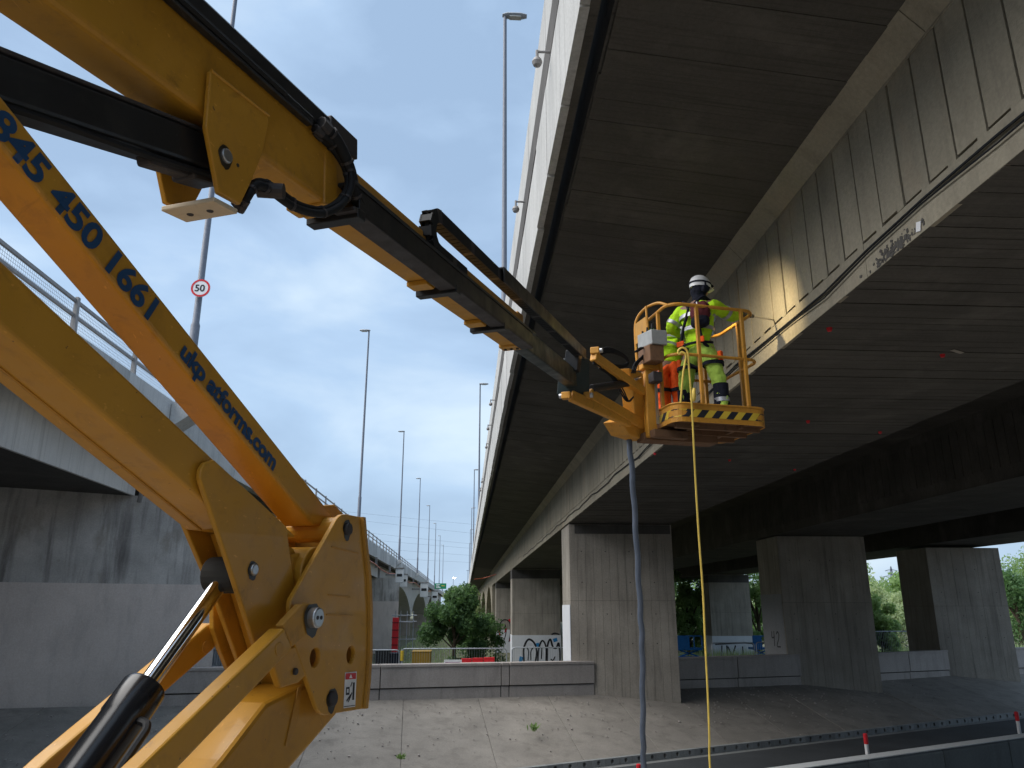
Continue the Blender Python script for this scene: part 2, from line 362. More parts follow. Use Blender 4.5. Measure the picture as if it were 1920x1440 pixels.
# ---- concrete barrier in the middle of the road
B0 = onZ(1440, 1440, .92); B1 = onZ(1920, 1375, .92); bu = (B1-B0); bu.z = 0; bu.normalize(); bn = Vector((-bu.y, bu.x, 0))
bar = thing('concrete_barrier', tuple(B0-UP*.92), 'dark grey concrete road barrier with a pale top edge at the bottom right', 'barrier')
for i in range(9):
    s0 = -9+i*3.0; prof = [(-.0, .0), (-.0, .84), (.06, .9), (.30, .9), (.36, .84), (.52, .30), (.52, 0)]
    a = B0-UP*.92+bu*(s0+.01)
    m = MB(); m.prism([a-bn*(x-.04)*1.0+UP*z for x, z in [(.45-x_, z_) for x_, z_ in prof]], bu*2.98); u = m.build('barrier_unit', K['barrier'], bar, bevel=.015)
    m = MB(); m.prism([a-bn*(x-.04)+UP*z for x, z in [(.05, .903), (.45, .903), (.45, .93), (.05, .93)]], bu*2.98); m.build('top_strip', K['barriertop'], u, bevel=.006)
def marker_post(px, py, Y, h, label):
    p = onY(px, py, Y); m = thing('marker_post', (p.x, p.y, 0), label, 'post', 'red and white marker posts')
    MB().lathe((p.x, p.y, 0), [(.0, 0), (.055, 0), (.055, p.z-.28), (.0, p.z-.28)], 10).build('sleeve', K['signwhite'], m, True)
    MB().lathe((p.x, p.y, 0), [(.0, p.z-.28), (.06, p.z-.28), (.06, p.z-.02), (.03, p.z), (0, p.z)], 10).build('cap', K['red'], m, True)
marker_post(1622, 1375, 23.2, .9, 'red topped white marker post behind the barrier')
marker_post(1905, 1334, 25.8, .9, 'red marker post at the right edge of the picture')
marker_post(1197, 1432, 21.5, .9, 'red marker post beside the hanging grey hose')

# ================================================================== RIGHT BRIDGE
rb = thing('road_bridge', (16, 31, 0), 'wide concrete box girder motorway bridge overhead on the right', 'bridge')
Y0, Y1, YB = -46, 430, 122
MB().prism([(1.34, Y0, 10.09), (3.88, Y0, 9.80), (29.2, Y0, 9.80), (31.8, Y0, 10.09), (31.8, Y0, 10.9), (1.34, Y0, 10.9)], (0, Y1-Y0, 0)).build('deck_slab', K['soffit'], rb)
# cantilever underside: boards across
cs = MB().prism([(1.40, Y0, 10.075), (3.86, Y0, 9.79), (3.86, Y0, 9.80), (1.40, Y0, 10.085)], (0, 160, 0)).build('cantilever_soffit', K['joint'], rb)
bmn = None
def sboard(name, x0, z0, x1, z1, wy, th=.03):
    return MB().prism([(x0, 0, z0), (x1, 0, z1), (x1, 0, z1+th), (x0, 0, z0+th)], (0, wy, 0)).mesh(name, K['soffit'])
cb = [sboard('soffit_board', 1.36, 10.05-d, 3.885, 9.76-d, .4-.006) for d in (0, .004, -.003)]
for i in range(180): put('soffit_board', cb[random.choice((0, 0, 0, 1, 2))], cs, loc=(random.uniform(-.012, .012), -3+i*.4, random.uniform(-.003, .003)))
# edge beam, drip groove, fascia and parapet
MB().bb(1.02, 1.2, Y0, Y1, 10.05, 10.5).build('edge_beam', K['soffit'], rb)
fz = MB().bb(1.10, 1.22, Y0, Y1, 10.5, 12.85).build('parapet', K['fascia'], rb)
MB().bb(.991, 1.09, Y0, Y1, 11.425, 11.99).build('parapet_dark_strip', K['dark'], rb)  # dark strip set flush with the panel faces
lm = [MB().prism([(0, 0, -.02-d), (0, 1.49, -.02+d), (0, 1.49, 1.38), (0, 0, 1.38)], (.1, 0, 0)).mesh('fascia_panel', K['fascia']) for d in (.0, .018, -.014)]
um = MB().bb(0, .1, 0, 2.99, 0, .9).mesh('parapet_panel', K['fascia'])
for i in range(90): put('fascia_panel', random.choice(lm), fz, loc=(.998+random.uniform(-.006, .006), -6+i*1.5, 10.03))
for i in range(45): put('parapet_panel', um, fz, loc=(.995+random.uniform(-.004, .004), -6+i*3.0, 12.0))
MB().bb(.985, 1.09, 129, Y1, 10.03, 12.9).build('far_fascia', K['fascia'], rb)
for i, (px, py) in enumerate([(1004, 97), (965, 378), (919, 750), (914, 797), (911, 832), (903, 898), (900, 915)]):
    p = onX(px, py, .8); m = MB(); m.cyl((.99, p.y, p.z), (.82, p.y, p.z), .018, n=6); m.cyl((.82, p.y, p.z+.02), (.82, p.y, p.z-.1), .02, n=6)
    m.lathe((.82, p.y, p.z-.16), [(0, -.07), (.05, -.05), (.07, 0), (.05, .05), (0, .07)], 10); m.build('ball_fitting', K['galvd'], rb, True)
# box girders
def web_panels(par_, X, y0, n, mat):
    me = []
    for d in (0, .004, -.004):
        m = MB(); g = .013
        pts = [(X+d, g, 8.15), (X+d, .13, 8.15), (X+d, .13, 8.178), (X+d, .4-g, 8.178), (X+d, .4-g, 9.50), (X+d, g, 9.50)]
        m.prism(pts, (.05, 0, 0)); me.append(m.mesh('panel', mat))
    for i in range(n): put('panel', random.choice(me), par_, loc=(0, y0+i*.4, random.uniform(-.004, .004)))
boxes = [(4.1, 8.3), (14.4, 18.9), (24.8, 29.0)]
for bi, (xa, xb) in enumerate(boxes):
    yend = YB
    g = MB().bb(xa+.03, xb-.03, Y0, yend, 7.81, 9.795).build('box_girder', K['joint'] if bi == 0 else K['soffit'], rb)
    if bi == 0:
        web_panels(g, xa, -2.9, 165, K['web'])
        for i in range(34): MB().bb(xa, xa+.05, -4+i*3.7+.004, -4+(i+1)*3.7-.004, 7.78, 8.148).build('web_band', K['web'], g)
        for i in range(34): MB().bb(xa-.001, xa+.05, -4+i*3.7+.003, -4+(i+1)*3.7-.003, 9.502, 9.60).build('web_head', K['web'], g)
        MB().bb(xa, xa+.05, 63.1, yend, 8.15, 9.5).build('far_web', K['web'], g)
        for i in range(27): MB().prism([(4.098, -4+i*4.8+.004, 9.53), (3.88, -4+i*4.8+.004, 9.762), (3.98, -4+i*4.8+.004, 9.85), (4.2, -4+i*4.8+.004, 9.60)], (0, 4.79, 0)).build('fillet', K['web'], g)
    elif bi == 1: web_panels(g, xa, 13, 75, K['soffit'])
    m_ = [MB().bb(xa+.004, xb-.004, 0, .19, -d, .032).mesh('soffit_board', K['soffit']) for d in (0, .005, .009)]
    if bi == 0:
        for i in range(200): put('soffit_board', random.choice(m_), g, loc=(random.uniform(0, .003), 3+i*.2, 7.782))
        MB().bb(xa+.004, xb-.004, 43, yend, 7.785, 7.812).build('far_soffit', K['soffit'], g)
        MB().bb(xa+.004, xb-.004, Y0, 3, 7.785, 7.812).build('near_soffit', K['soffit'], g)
    else:
        m2 = MB().bb(xa+.004, xb-.004, 0, .985, 0, .032).mesh('soffit_board', K['soffit'])
        for i in range(45): put('soffit_board', m2, g, loc=(0, 12+i, 7.782+random.uniform(-.003, .003)))
# cable along the web, tags, spall, red plugs
cpts = []
for i in range(60):
    y = -3+i*1.0; cpts.append((4.075, y, 8.02+.035*math.sin(y*1.3)+.02*math.sin(y*3.1)+(-.02 if y > 14 else 0)))
MB().tube(cpts, .014, 6).build('web_cable', K['rubber'], rb, True)
MB().tube([(4.07, p[1], p[2]-.045+.02*math.sin(p[1]*2.2)) for p in cpts[:22]], .009, 6).build('web_cable', K['rubber'], rb, True)
tg = onX(1722, 425, 4.09); MB().box(tg, (.006, .07, .09), Matrix.Rotation(.3, 3, 'X')).build('white_tag', K['signwhite'], rb)
sp_ = onX(1680, 457, 4.09); m = MB()
for i in range(150):
    a = Vector((0, random.gauss(0, .2), 0)); a.z = random.gauss(-.02, .035)
    s_ = random.uniform(.008, .03); m.box(Vector((4.099, sp_.y+a.y, max(7.80, sp_.z+a.z))), (.006+s_*.25, s_*1.5, s_), Matrix.Rotation(random.random()*3, 3, 'X'))
o = m.build('spalled_patch', K['dark'], rb); tag(o, kind='stuff')
for i, (px, py) in enumerate([(1555, 616), (1767, 665), (1515, 790), (1650, 810), (1228, 850), (1368, 862), (1490, 880)]):
    p = onZ(px, py, 7.77); MB().lathe((p.x, p.y, 7.775), [(0, -.04), (.026, -.04), (.036, 0), (.036, .01)], 10).build('red_plug', K['red'], rb, True)
p = onZ(1795, 660, 7.765); MB().box((p.x, p.y, 7.77), (.24, .06, .004), Matrix.Rotation(.5, 3, 'Z')).build('paint_mark', K['column'], rb)

def column(xa, xb, ya, yb, z0, z1, par_, wB=.33, lean=0, band=None, top=None, boards=True, mat=None):
    mat = mat or K['column']
    c = MB().bb(xa+.02, xb-.02, ya+.02, yb-.02, z0, z1).build('column', K['joint'] if boards else mat, par_)
    if boards:
        n = max(3, round((xb-xa)/wB)); wd = (xb-xa)/n; n2 = max(2, round((yb-ya)/wB)); w2 = (yb-ya)/n2
        zj = z0+(z1-z0)*.6
        for za, zb_ in ((z0, zj-.004), (zj+.004, z1)):
            mf = MB().prism([(0, 0, za), (wd-.008, 0, za), (wd-.008, 0, zb_), (0, 0, zb_)], (0, .03, 0)).mesh('board', mat)
            ms = MB().prism([(0, 0, za), (0, w2-.008, za), (0, w2-.008, zb_), (0, 0, zb_)], (.03, 0, 0)).mesh('board', mat)
            for i in range(n):
                put('board', mf, c, loc=(xa+.004+i*wd, ya+random.uniform(-.007, .004), 0)); put('board', mf, c, loc=(xa+.004+i*wd, yb-.03+random.uniform(-.004, .004), 0))
            for i in range(n2):
                put('board', ms, c, loc=(xa+random.uniform(-.006, .004), ya+.004+i*w2, 0)); put('board', ms, c, loc=(xb-.03+random.uniform(-.004, .004), ya+.004+i*w2, 0))
        if ya < 50:
            for i in range(1, n, 3):
                for z in (zj-1.6, zj-.5, zj+.7, zj+1.9): q = Vector((xa+(i+.5)*wd, ya-.008, z)); MB().cyl(q, q+Vector((0, .01, 0)), .022, n=8).build('tie_hole', K['joint'], c)
    if band:
        zb = band[0]; o_ = .022
        MB().bb(xa-o_, xb+o_, ya-o_, yb+o_, z0, zb).build('masking_coat', K[band[1]], c)
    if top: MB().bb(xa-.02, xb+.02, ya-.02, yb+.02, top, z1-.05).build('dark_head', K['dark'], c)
    return c
c1 = column(4.12, 8.3, 31.2, 33.6, .3, 7.72, rb, band=None)
MB().bb(4.16, 8.26, 31.25, 33.55, 7.72, 7.79).build('bearing', K['dark'], c1)
MB().bb(4.088, 4.111, 31.19, 33.6, 2.2, 4.6).build('pale_patch', K['band'], c1)
MB().bb(4.35, 8.24, 31.176, 31.19, 7.35, 7.7).build('soot_band', K['dark'], c1)
c2 = column(14.6, 18.8, 36.0, 38.7, .2, 7.72, rb)
MB().bb(14.574, 14.59, 36.1, 38.68, .5, 5.1).build('masking_coat', K['band2'], c2)
MB().bb(14.7, 18.7, 36.1, 38.6, 7.72, 7.79).build('bearing', K['dark'], c2)
g42 = MB()
for st in ([(0, .6), (-.02, .35), (.2, .38)], [(.17, .62), (.14, .0)], [(.36, .5), (.45, .6), (.55, .5), (.5, .3), (.34, .02), (.62, .0)]):
    ribbon(g42, [(q.x, q.y) for q in spline([Vector((a, b, 0)) for a, b in st], 4)], .06, Vector((14.573, 37.6, 2.75)), Vector((0, -1.5, 0)), Vector((0, 0, 1.1)), Vector((-.004, 0, 0)))
g42.build('graffiti', K['ink'], c2)
c3 = column(24.9, 29.0, 41.2, 44.2, .0, 7.62, rb)
# near-side columns behind the camera
for bi, (xa, xb) in enumerate(boxes): column(xa, xb, -8.0+(xa-4.1)*.49, -5.6+(xa-4.1)*.49, 0, 7.72, rb, boards=False)
for Yr, dz, band in ((69.7, 5.2, (2.2, 'band')), (106.0, 5.2, (1.7, 'band'))):
    for bi, (xa, xb) in enumerate(boxes):
        yy = Yr+(xa-4.1)*.49
        cc = column(xa, xb, yy, yy+2.6, -1.6, 7.74, rb, band=band if bi < 2 else (1.75, 'band'), top=6.95, wB=.5)
        if bi == 0:
            gr = MB(); o_ = Vector((xa, yy-.025, -.05)); U_ = Vector((1, 0, 0)); V_ = UP; nn = Vector((0, -.004, 0))
            if Yr < 80:
                for st, wd, mi in [([(1.0, .1), (1.0, 1.2), (1.4, 1.9), (1.9, 1.6), (2.1, .9), (2.0, .1)], .16, 0), ([(1.35, .2), (1.4, .9), (1.25, 1.3)], .1, 0), ([(1.6, .2), (1.6, .9), (1.85, 1.3)], .1, 0),
                        ([(2.2, .1), (2.3, 1.2), (2.6, 1.8), (2.9, 1.3), (2.9, .1)], .14, 0), ([(2.5, .3), (2.55, 1.2)], .1, 0), ([(3.0, .1), (3.05, 1.4), (3.3, 1.9), (3.5, 1.3), (3.8, 1.2), (4.0, 1.6), (4.1, .9), (4.1, .1)], .16, 0),
                        ([(3.3, .3), (3.5, .2), (3.7, .5)], .1, 0), ([(3.4, 2.3), (3.7, 2.4), (4.1, 2.3)], .12, 0), ([(.7, .1), (.8, .5)], .3, 1), ([(2.15, 1.6), (2.25, 1.2)], .3, 1), ([(3.55, 1.8), (3.9, 1.9)], .3, 1)]:
                    ribbon(gr, [(q.x, q.y) for q in spline([Vector((a, b, 0)) for a, b in st], 5)], wd, o_, U_, V_, nn*(2 if mi == 0 else 1), mi)
                gr.build('graffiti', [K['ink'], K['sprayblue']], cc)
            else:
                for st, wd, mi in [([(.5, 1.3), (.6, 2.6), (1.2, 3.0), (1.8, 2.6), (1.9, 1.4), (1.7, .2)], .13, 0), ([(.3, .2), (1.0, .4), (1.3, 1.4), (1.2, 2.4)], .12, 0), ([(.2, .3), (.5, 1.2), (.3, 1.6)], .13, 1), ([(1.7, 2.8), (1.9, 2.9), (2.1, 2.7)], .45, 1), ([(1.25, 1.4), (1.3, 1.9)], .25, 1), ([(1.9, .3), (2.0, 1.0)], .25, 1)]:
                    ribbon(gr, [(q.x, q.y) for q in spline([Vector((a, b, 0)) for a, b in st], 5)], wd, o_, U_, V_, nn*(2 if mi == 0 else 1), mi)
                gr.build('graffiti', [K['ink'], K['red']], cc)
        elif bi == 2 and Yr < 80:
            gr = MB(); o_ = Vector((xa, yy-.025, -.75))
            for st in ([(.8, .1), (.9, 1.6)], [(1.4, 1.6), (1.4, .1)], [(1.5, 1.5), (2.1, .1)], [(2.3, 1.6), (1.9, .6)], [(2.2, .2), (2.8, .6)], [(3.0, 1.5), (3.0, .1)], [(.2, 1.7), (3.9, 1.8), (4.2, .9), (3.6, .3)]):
                ribbon(gr, [(q.x, q.y) for q in spline([Vector((a, b, 0)) for a, b in st], 4)], .14, o_, Vector((1, 0, 0)), UP, Vector((0, -.006, 0)))
            gr.build('graffiti', K['ink'], cc)
# arched spans beyond
def arches(par_, x0, x1, ys, ztop, zlow, crown, mat):
    for a, b in zip(ys[:-1], ys[1:]):
        pts = [(x0, a, ztop)]; n = 14
        low = [(x0, a+.8+(b-a-1.6)*i/n, zlow+(crown-zlow)*(1-(2*i/n-1)**2)**.75) for i in range(n+1)]
        poly = [(x0, a, ztop), (x0, a, zlow)]+low+[(x0, b, zlow), (x0, b, ztop)]
        MB().prism(poly, (x1-x0, 0, 0)).build('arch_span', mat, par_)
arches(rb, 4.1, 8.3, [122, 158, 205, 255, 310, 370], 9.8, 2.3, 8.0, K['web'])
arches(rb, 14.4, 18.9, [125, 161, 208, 258, 313, 373], 9.8, 2.3, 8.0, K['web'])
for yy in (158, 205, 255, 310): MB().bb(4.3, 8.1, yy-.7, yy+.7, -1.3, 2.35).build('arch_foot', K['column'], rb)

# ================================================================== WALL between the columns
def wallseg(p0, p1, zt0, zt1, zb0, zb1, label, joints, y_off=0):
    p0 = Vector(p0); p1 = Vector(p1); t = thing('low_wall', (p0.x, p0.y, zb0), label, 'wall')
    d = p1-p0; Ln = d.length; u = d.normalized(); nrm = Vector((u.y, -u.x, 0))
    cuts = [0]+joints+[1]
    for a, b in zip(cuts[:-1], cuts[1:]):
        g = .018/Ln
        def P(f, z, o): q = p0+d*f-nrm*o; return Vector((q.x, q.y, z))
        f0, f1 = a+g, b-g; zt = lambda f: zt0+(zt1-zt0)*f; zb = lambda f: zb0+(zb1-zb0)*f
        zm = lambda f: zb(f)+(zt(f)-zb(f))*.30
        pr = random.uniform(-.012, .012)
        for (lo, hi, dep, nm, hh) in ((lambda f: zb(f)-.4, lambda f: zm(f)-.02, .0, 'plinth', 0), (lambda f: zm(f)+.02, lambda f: zt(f)-.10, -.055+pr, 'panel', 0), (lambda f: zt(f)-.096, zt, -.085, 'coping', 0)):
            fr = [P(f0, lo(f0), dep), P(f1, lo(f1), dep), P(f1, hi(f1), dep), P(f0, hi(f0), dep)]
            m = MB(); m.prism(fr, -nrm*(.42-dep)); m.build(nm, K['wall'], t, bevel=.012)
    bk = MB(); bk.prism([P(0, zb0-.4, .03), P(1, zb1-.4, .03), P(1, zt1-.06, .03), P(0, zt0-.06, .03)], -nrm*.3); bk.build('core', K['joint'], t)
    return t
wl = wallP(-40); wr = wallP(5.0)
wallseg((-9.6, 26.33, 0), (4.98, 31.16, 0), 2.66, 2.52, 1.56, 1.36, 'low concrete panel wall left of the nearest bridge column', [.2, .46, .751, .772])
wallseg((8.3, 33.0, 0), (15.1, 35.98, 0), 2.5, 2.47, 1.28, 1.15, 'dark shaded low wall between the two nearer columns', [.5])
wallseg((18.8, 37.7, 0), (25.2, 41.15, 0), 2.38, 2.36, 1.1, .95, 'pinkish grey low wall between the two right columns', [.52])
wallseg((29.0, 42.6, 0), (52, 54, 0), 2.36, 2.2, .85, .6, 'low concrete wall beyond the rightmost column', [.3, .6])

# ================================================================== LEFT BRIDGE
lb = thing('road_bridge', (-16, 28, 0), 'concrete viaduct with railing and grey edge beam on the left', 'bridge')
MB().prism([(-10.06, -30, 9.86), (-11.5, -30, 9.86), (-38, -30, 9.86), (-38, -30, 10.8), (-10.06, -30, 10.8)], (0, 460, 0)).build('deck_slab', K['soffit'], lb)
for i in range(46): MB().bb(-10.4, -10.0+random.uniform(-.01, .01), -22+i*3.7+.008, -22+(i+1)*3.7-.008, 9.82, 11.22).build('edge_beam', K['fascia'] if i % 3 else K['girder'], lb)
MB().bb(-10.4, -10.0, 148.3, 430, 9.82, 11.22).build('far_edge_beam', K['fascia'], lb)
gm = concrete('board_marked_girder', (.66, .65, .63), .12, .4, (.28, .28, .27), (3.5, 3.5, .12), rnd=.03, boards=('Y', 2.0))
def lgird(y0, y1):
    n = 12; poly = [(-11.5, y0, 9.87)]+[(-11.5, y0+(y1-y0)*i/n, 8.22+.16*math.sin(math.pi*i/n)) for i in range(n+1)]+[(-11.5, y1, 9.87)]
    g_ = MB().prism([(x-.1, y, z+(.004 if z < 9 else 0)) for x, y, z in poly], (-4.1, 0, 0)).build('girder', K['dark'], lb)  # body and underside in a much darker tone than the outer face
    MB().prism(poly, (-.098, 0, 0)).build('face_slab', gm, g_)
for y0, y1 in ((-10, 27.4), (28.6, 66), (67, 104.5)): lgird(y0, y1)
MB().bb(-24.5, -20, -30, 110, 8.22, 9.87).build('girder', K['soffit'], lb); MB().bb(-35, -31, -30, 110, 8.22, 9.87).build('girder', K['soffit'], lb)
def lpier(y, h0=1.0):
    d = Vector((-30, -15, 0)); n = Vector((.447, -.894, 0)); a = Vector((-8.75, y, 0)); b = a+d
    q = lambda p, z, o=0: Vector((p.x, p.y, z))+n*o
    pr = MB().prism([q(a, h0-.8), q(b, h0-.8), q(b, 8.24), q(a, 8.24)], -n*2.2).build('pier', K['pier'], lb)
    MB().prism([q(a, h0-.8, .014), q(b, h0-.8, .014), q(b, 5.27, .014), q(a+d*.0, 5.27, .014)], -n*.012).build('coating', K['pierpaint'], pr)
    sd_ = MB().prism([q(a, h0-.8)+Vector((.012, 0, 0)), q(a, h0-.8)-n*2.2+Vector((.012, 0, 0)), q(a, 5.27)-n*2.2+Vector((.012, 0, 0)), q(a, 5.27)+Vector((.012, 0, 0))], (-.01, 0, 0)); sd_.build('coating', K['pierpaint'], pr)
    return pr
lpier(-10.5, .8); p1_ = lpier(28.9); p2_ = lpier(67.5, -.8); p3_ = lpier(106, -1.0)
# drainage pipe and guard mesh at the pier head
MB().tube([(-11.2, 27.2, 9.8), (-11.2, 27.2, 8.3), (-11.3, 27.35, 8.0)], .08, 8).build('drain_pipe', K['galvd'], lb, True)
# railing: posts, rails, mesh
pm = MB(); pm.prism([(-.07, -.06, 0), (.07, -.06, 0), (.03, -.06, 1.0), (-.05, -.06, 1.0)], (0, .12, 0)); pm = pm.mesh('rail_post', K['galvd'])
ypost = [15.42+(i-8)*3.7 for i in range(64)]
for y in ypost: put('rail_post', pm, lb, loc=(-10.12, y, 11.2))
for zt_, hh in ((12.05, .1), (11.66, .09)):
    for i in range(0, 60, 2): MB().bb(-10.20, -10.13, ypost[i]+.02, ypost[i+2]-.02, zt_, zt_+hh).build('rail', K['galvd'], lb, bevel=.008, seg=1)
    MB().bb(-10.2, -10.13, ypost[60], 420, zt_, zt_+hh).build('rail', K['galvd'], lb)
for i in range(7, 14):
    ya, yb = ypost[i]+.1, ypost[i+1]-.1; m = MB(); y = ya
    while y < yb: m.bb(-10.163, -10.157, y, y+.007, 11.26, 12.04); y += .085
    z = 11.26
    while z < 12.05: m.bb(-10.156, -10.150, ya, yb, z, z+.007); z += .085
    m.build('mesh_infill', K['galv'], lb)
for i in range(64-1):
    if 63 > i > 13: MB().bb(-10.156, -10.15, ypost[i]+.1, ypost[i+1]-.1, 11.35, 11.39).build('rail', K['galvd'], lb)
arches(lb, -11.5, -15.5, [107, 172, 240, 310, 380], 9.86, 2.6, 8.0, K['girder'])
for yy in (172, 240, 310): MB().bb(-15.3, -11.7, yy-1, yy+1, -1.3, 2.7).build('arch_foot', K['column'], lb)
# lamp plinths
for k in range(6):
    y = 26.2+44.4*k; MB().prism([(-9.98, y-.5, 11.1), (-9.35, y-.5, 11.1), (-9.35, y-.5, 10.72), (-9.98, y-.5, 10.25)], (0, 1.0, 0)).build('lamp_corbel', K['girder'], lb)

# ================================================================== LAMP COLUMNS
def lamp(x, y, zb, zt, side, label, group, hl=1.0):
    t = thing('street_lamp', (x, y, zb), label, 'street lamp', group)
    m = MB(); m.lathe((x, y, zb), [(0, 0), (.155, 0), (.155, 3.0), (.12, 3.1), (.075, zt-zb-.1), (.0, zt-zb-.1)], 14); m.build('column', K['lampcol'], t, True)
    h = MB(); prof = [(0, .10), (.2, .19), (.75, .2), (1.0, .12)]; vs = []; fs = []; n = 10
    for a, r in prof:
        for k in range(n): q = 2*math.pi*k/n; vs.append((x+side*(a*hl-.12), y+r*math.cos(q)*1.0, zt+.55*r*math.sin(q)))
    for i in range(3):
        for k in range(n): k2 = (k+1) % n; fs.append((i*n+k, i*n+k2, (i+1)*n+k2, (i+1)*n+k))
    fs += [tuple(range(n)), tuple(range(3*n, 4*n))]; h.add(vs, fs); hd = h.build('lamp_head', K['galv'], t, True)
    MB().bb(*sorted((x+side*.2, x+side*.72)), y-.13, y+.13, zt-.125, zt-.06).build('lens', K['lens'], hd)
    return t
lname = ['nearest tall grey lamp column on the left viaduct, carrying the speed sign', 'second lamp column on the left viaduct, beyond the boom knuckle', 'third lamp column along the left viaduct', 'fourth lamp column along the left viaduct', 'fifth lamp column along the left viaduct', 'sixth small lamp column along the left viaduct', 'seventh small lamp column along the left viaduct', 'farthest tiny lamp column along the left viaduct']
for k in range(8): lamp(-9.7, 26.2+44.4*k, 11.1, 30.2, -1, lname[k], 'lamps on the left viaduct')
rname = ['tall lamp column rising beside the right bridge parapet at the top', 'second lamp column on the right bridge parapet', 'third lamp column on the right bridge parapet', 'fourth thin lamp column on the right bridge', 'fifth thin lamp column on the right bridge', 'farthest thin lamp column on the right bridge']
for k in range(6): lamp(1.36, 28.6+59.5*k, 10.9, 30.1, 1, rname[k], 'lamps on the right bridge', 1.1)
# 50 sign on the first lamp
sp = onY(376, 540, 25.9); fwd = Vector((0, -1, 0)); sg = thing('speed_sign', tuple(sp), 'round red ringed 50 speed limit sign on the nearest left lamp column', 'road sign')
MB().cyl(sp+Vector((0, .03, 0)), sp, .335, n=36).build('plate', K['signwhite'], sg)
ring = MB(); u_, v_ = Vector((1, 0, 0)), UP
ring.prism(circ(sp, u_, v_, .335, 36), (0, -.006, 0), [list(reversed(circ(sp, u_, v_, .265, 36)))]); ring.build('ring', K['red'], sg)
text_mesh('numerals', '50', .36, K['ink'], sp+Vector((-.205, -.008, -.125)), u_, v_, sg, weight=.008)
MB().box(sp+Vector((0, .09, 0)), (.3, .12, .05)).build('clamp', K['galv'], sg)

# ================================================================== BOOM LIFT
bl = thing('boom_lift', tuple(M3(-1.2, 0)), 'yellow articulated boom lift reaching from the left up to the bridge', 'boom lift')
MBASE = None
def plate(name, pts, t0, t1, mat, parent=bl, holes=(), bevel=.005, tp=None):
    """side outline (photo points met with the plane t0) given real thickness t0->t1"""
    P = [onM(x, y, t0) for x, y in pts]
    return MB().prism(P, mn*(t1-t0), holes).build(name, mat, parent, bevel=bevel)
def szbox(s0, z0, s1, z1, h, t0, t1):
    d = Vector((s1-s0, z1-z0)).normalized(); n = Vector((-d.y, d.x))*h
    P = [M3(s0, z0, t0), M3(s1, z1, t0), M3(s1+n.x, z1+n.y, t0), M3(s0+n.x, z0+n.y, t0)]
    return MB().prism(P, mn*(t1-t0))
def pin(name, px, py, t, r, mat, parent=bl, ln=.035, n=16, bev=.005):
    p = onM(px, py, t)
    if name.startswith('pivot'):
        g = MB(); rr = random.Random(int(px)); g.add([p+mn*.0012+md*(r*(1.25+.35*rr.random())*math.cos(k*math.pi/9))+UP*(r*(1.25+.35*rr.random()-(.5 if 11 < k < 16 else 0)*-.9)*math.sin(k*math.pi/9)) for k in range(18)], [tuple(range(18))]); g.build('grease_smear', K['grease'], parent if parent is bl or parent.parent is bl else bl)
    return MB().cyl(p-mn*.02, p+mn*ln, r, n=n).build(name, mat, parent, bevel=bev)
# --- main telescopic boom: frame (l along, h above the bottom line)
A2 = Vector(sz(0, 31, -.09)); B2 = Vector(sz(940, 655, -.08)); bd = (B2-A2).normalized(); bh = Vector((-bd.y, bd.x))
def bp(l, h, t): q = A2+bd*l+bh*h; return M3(q.x, q.y, t)
def bl_of(px, py, t=0): q = Vector(sz(px, py, t)); return (q-A2).dot(bd)
def bbeam(l0, l1, h0, h1, t0, t1): return MB().prism([bp(l0, h0, t0), bp(l1, h0, t0), bp(l1, h1, t0), bp(l0, h1, t0)], mn*(t1-t0))
LT = bl_of(628, 440, .09)                                   # end of the outer tube
L2 = bl_of(945, 660, -.08)                                  # end of the second section
LF = L2+2.15                                                # end of the fly
mb_ = bbeam(-3.2, LT, 0, .32, -.09, .09).build('main_boom', K['yellow'], bl, bevel=.022, seg=3)
bbeam(LT-.5, L2, .018, .275, -.078, .088).build('boom_section', K['yellow2'], bl, bevel=.016, seg=3)
bbeam(L2-.4, LF, .045, .235, -.06, .06).build('fly_section', K['fly'], bl, bevel=.012)
bbeam(LT-.10, LT+.005, -.012, .33, -.098, .098).build('wear_collar', K['yellow'], mb_, bevel=.008)
# end collar of the second section
ec = bbeam(L2-.12, L2+.02, .002, .29, -.088, .088).build('end_collar', K['yellow2'], bl, bevel=.008)
for tt in (-.05, .0, .05): MB().cyl(bp(L2-.05, -.008, tt), bp(L2-.05, .01, tt), .012, n=8).build('bolt', K['greysteel'], ec)
# hose tray along the top right of the outer tube
tr = bbeam(-3.2, LT+.12, .30, .395, .0, .115).build('hose_tray', K['black'], bl, bevel=.012)
bbeam(-3.2, LT-.25, .27, .31, .094, .13).build('tray_lip', K['black'], tr, bevel=.006)
MB().tube([bp(l*.25-3, .29, .135) for l in range(int((LT+2.8)/.25))], .012, 6).build('hydraulic_line', K['rubber'], tr, True)
MB().tube([bp(l*.25-3, .40, .05) for l in range(int((LT+2.8)/.25))], .02, 6).build('hydraulic_line', K['rubber'], tr, True)
bbeam(LT-.10, LT+.14, .30, .402, .0, .125).build('tray_end', K['greysteel'], tr, bevel=.006)
# black angle tray under and beside the second section
la, lb_ = LT+.02, L2-.02
at = bbeam(la, lb_, -.006, .016, .07, .175).build('angle_tray', K['greysteel'], bl, bevel=.003)
bbeam(la+.05, lb_, .0, .115, .16, .175).build('angle_side', K['black'], at, bevel=.004)
bbeam(la, lb_+.1, .12, .138, .089, .18).build('cable_shelf', K['black'], at, bevel=.004)
for f in (.01, .42, .74): bbeam(la+(lb_-la)*f, la+(lb_-la)*f+.07, -.026, .022, -.088, .178).build('tray_bracket', K['black'], at, bevel=.004)
for f in (.0, .40, .72): bbeam(la+(lb_-la)*f-.11, la+(lb_-la)*f-.0, -.012, .016, -.07, .06).build('wear_pad', K['yellow'], at, bevel=.004)
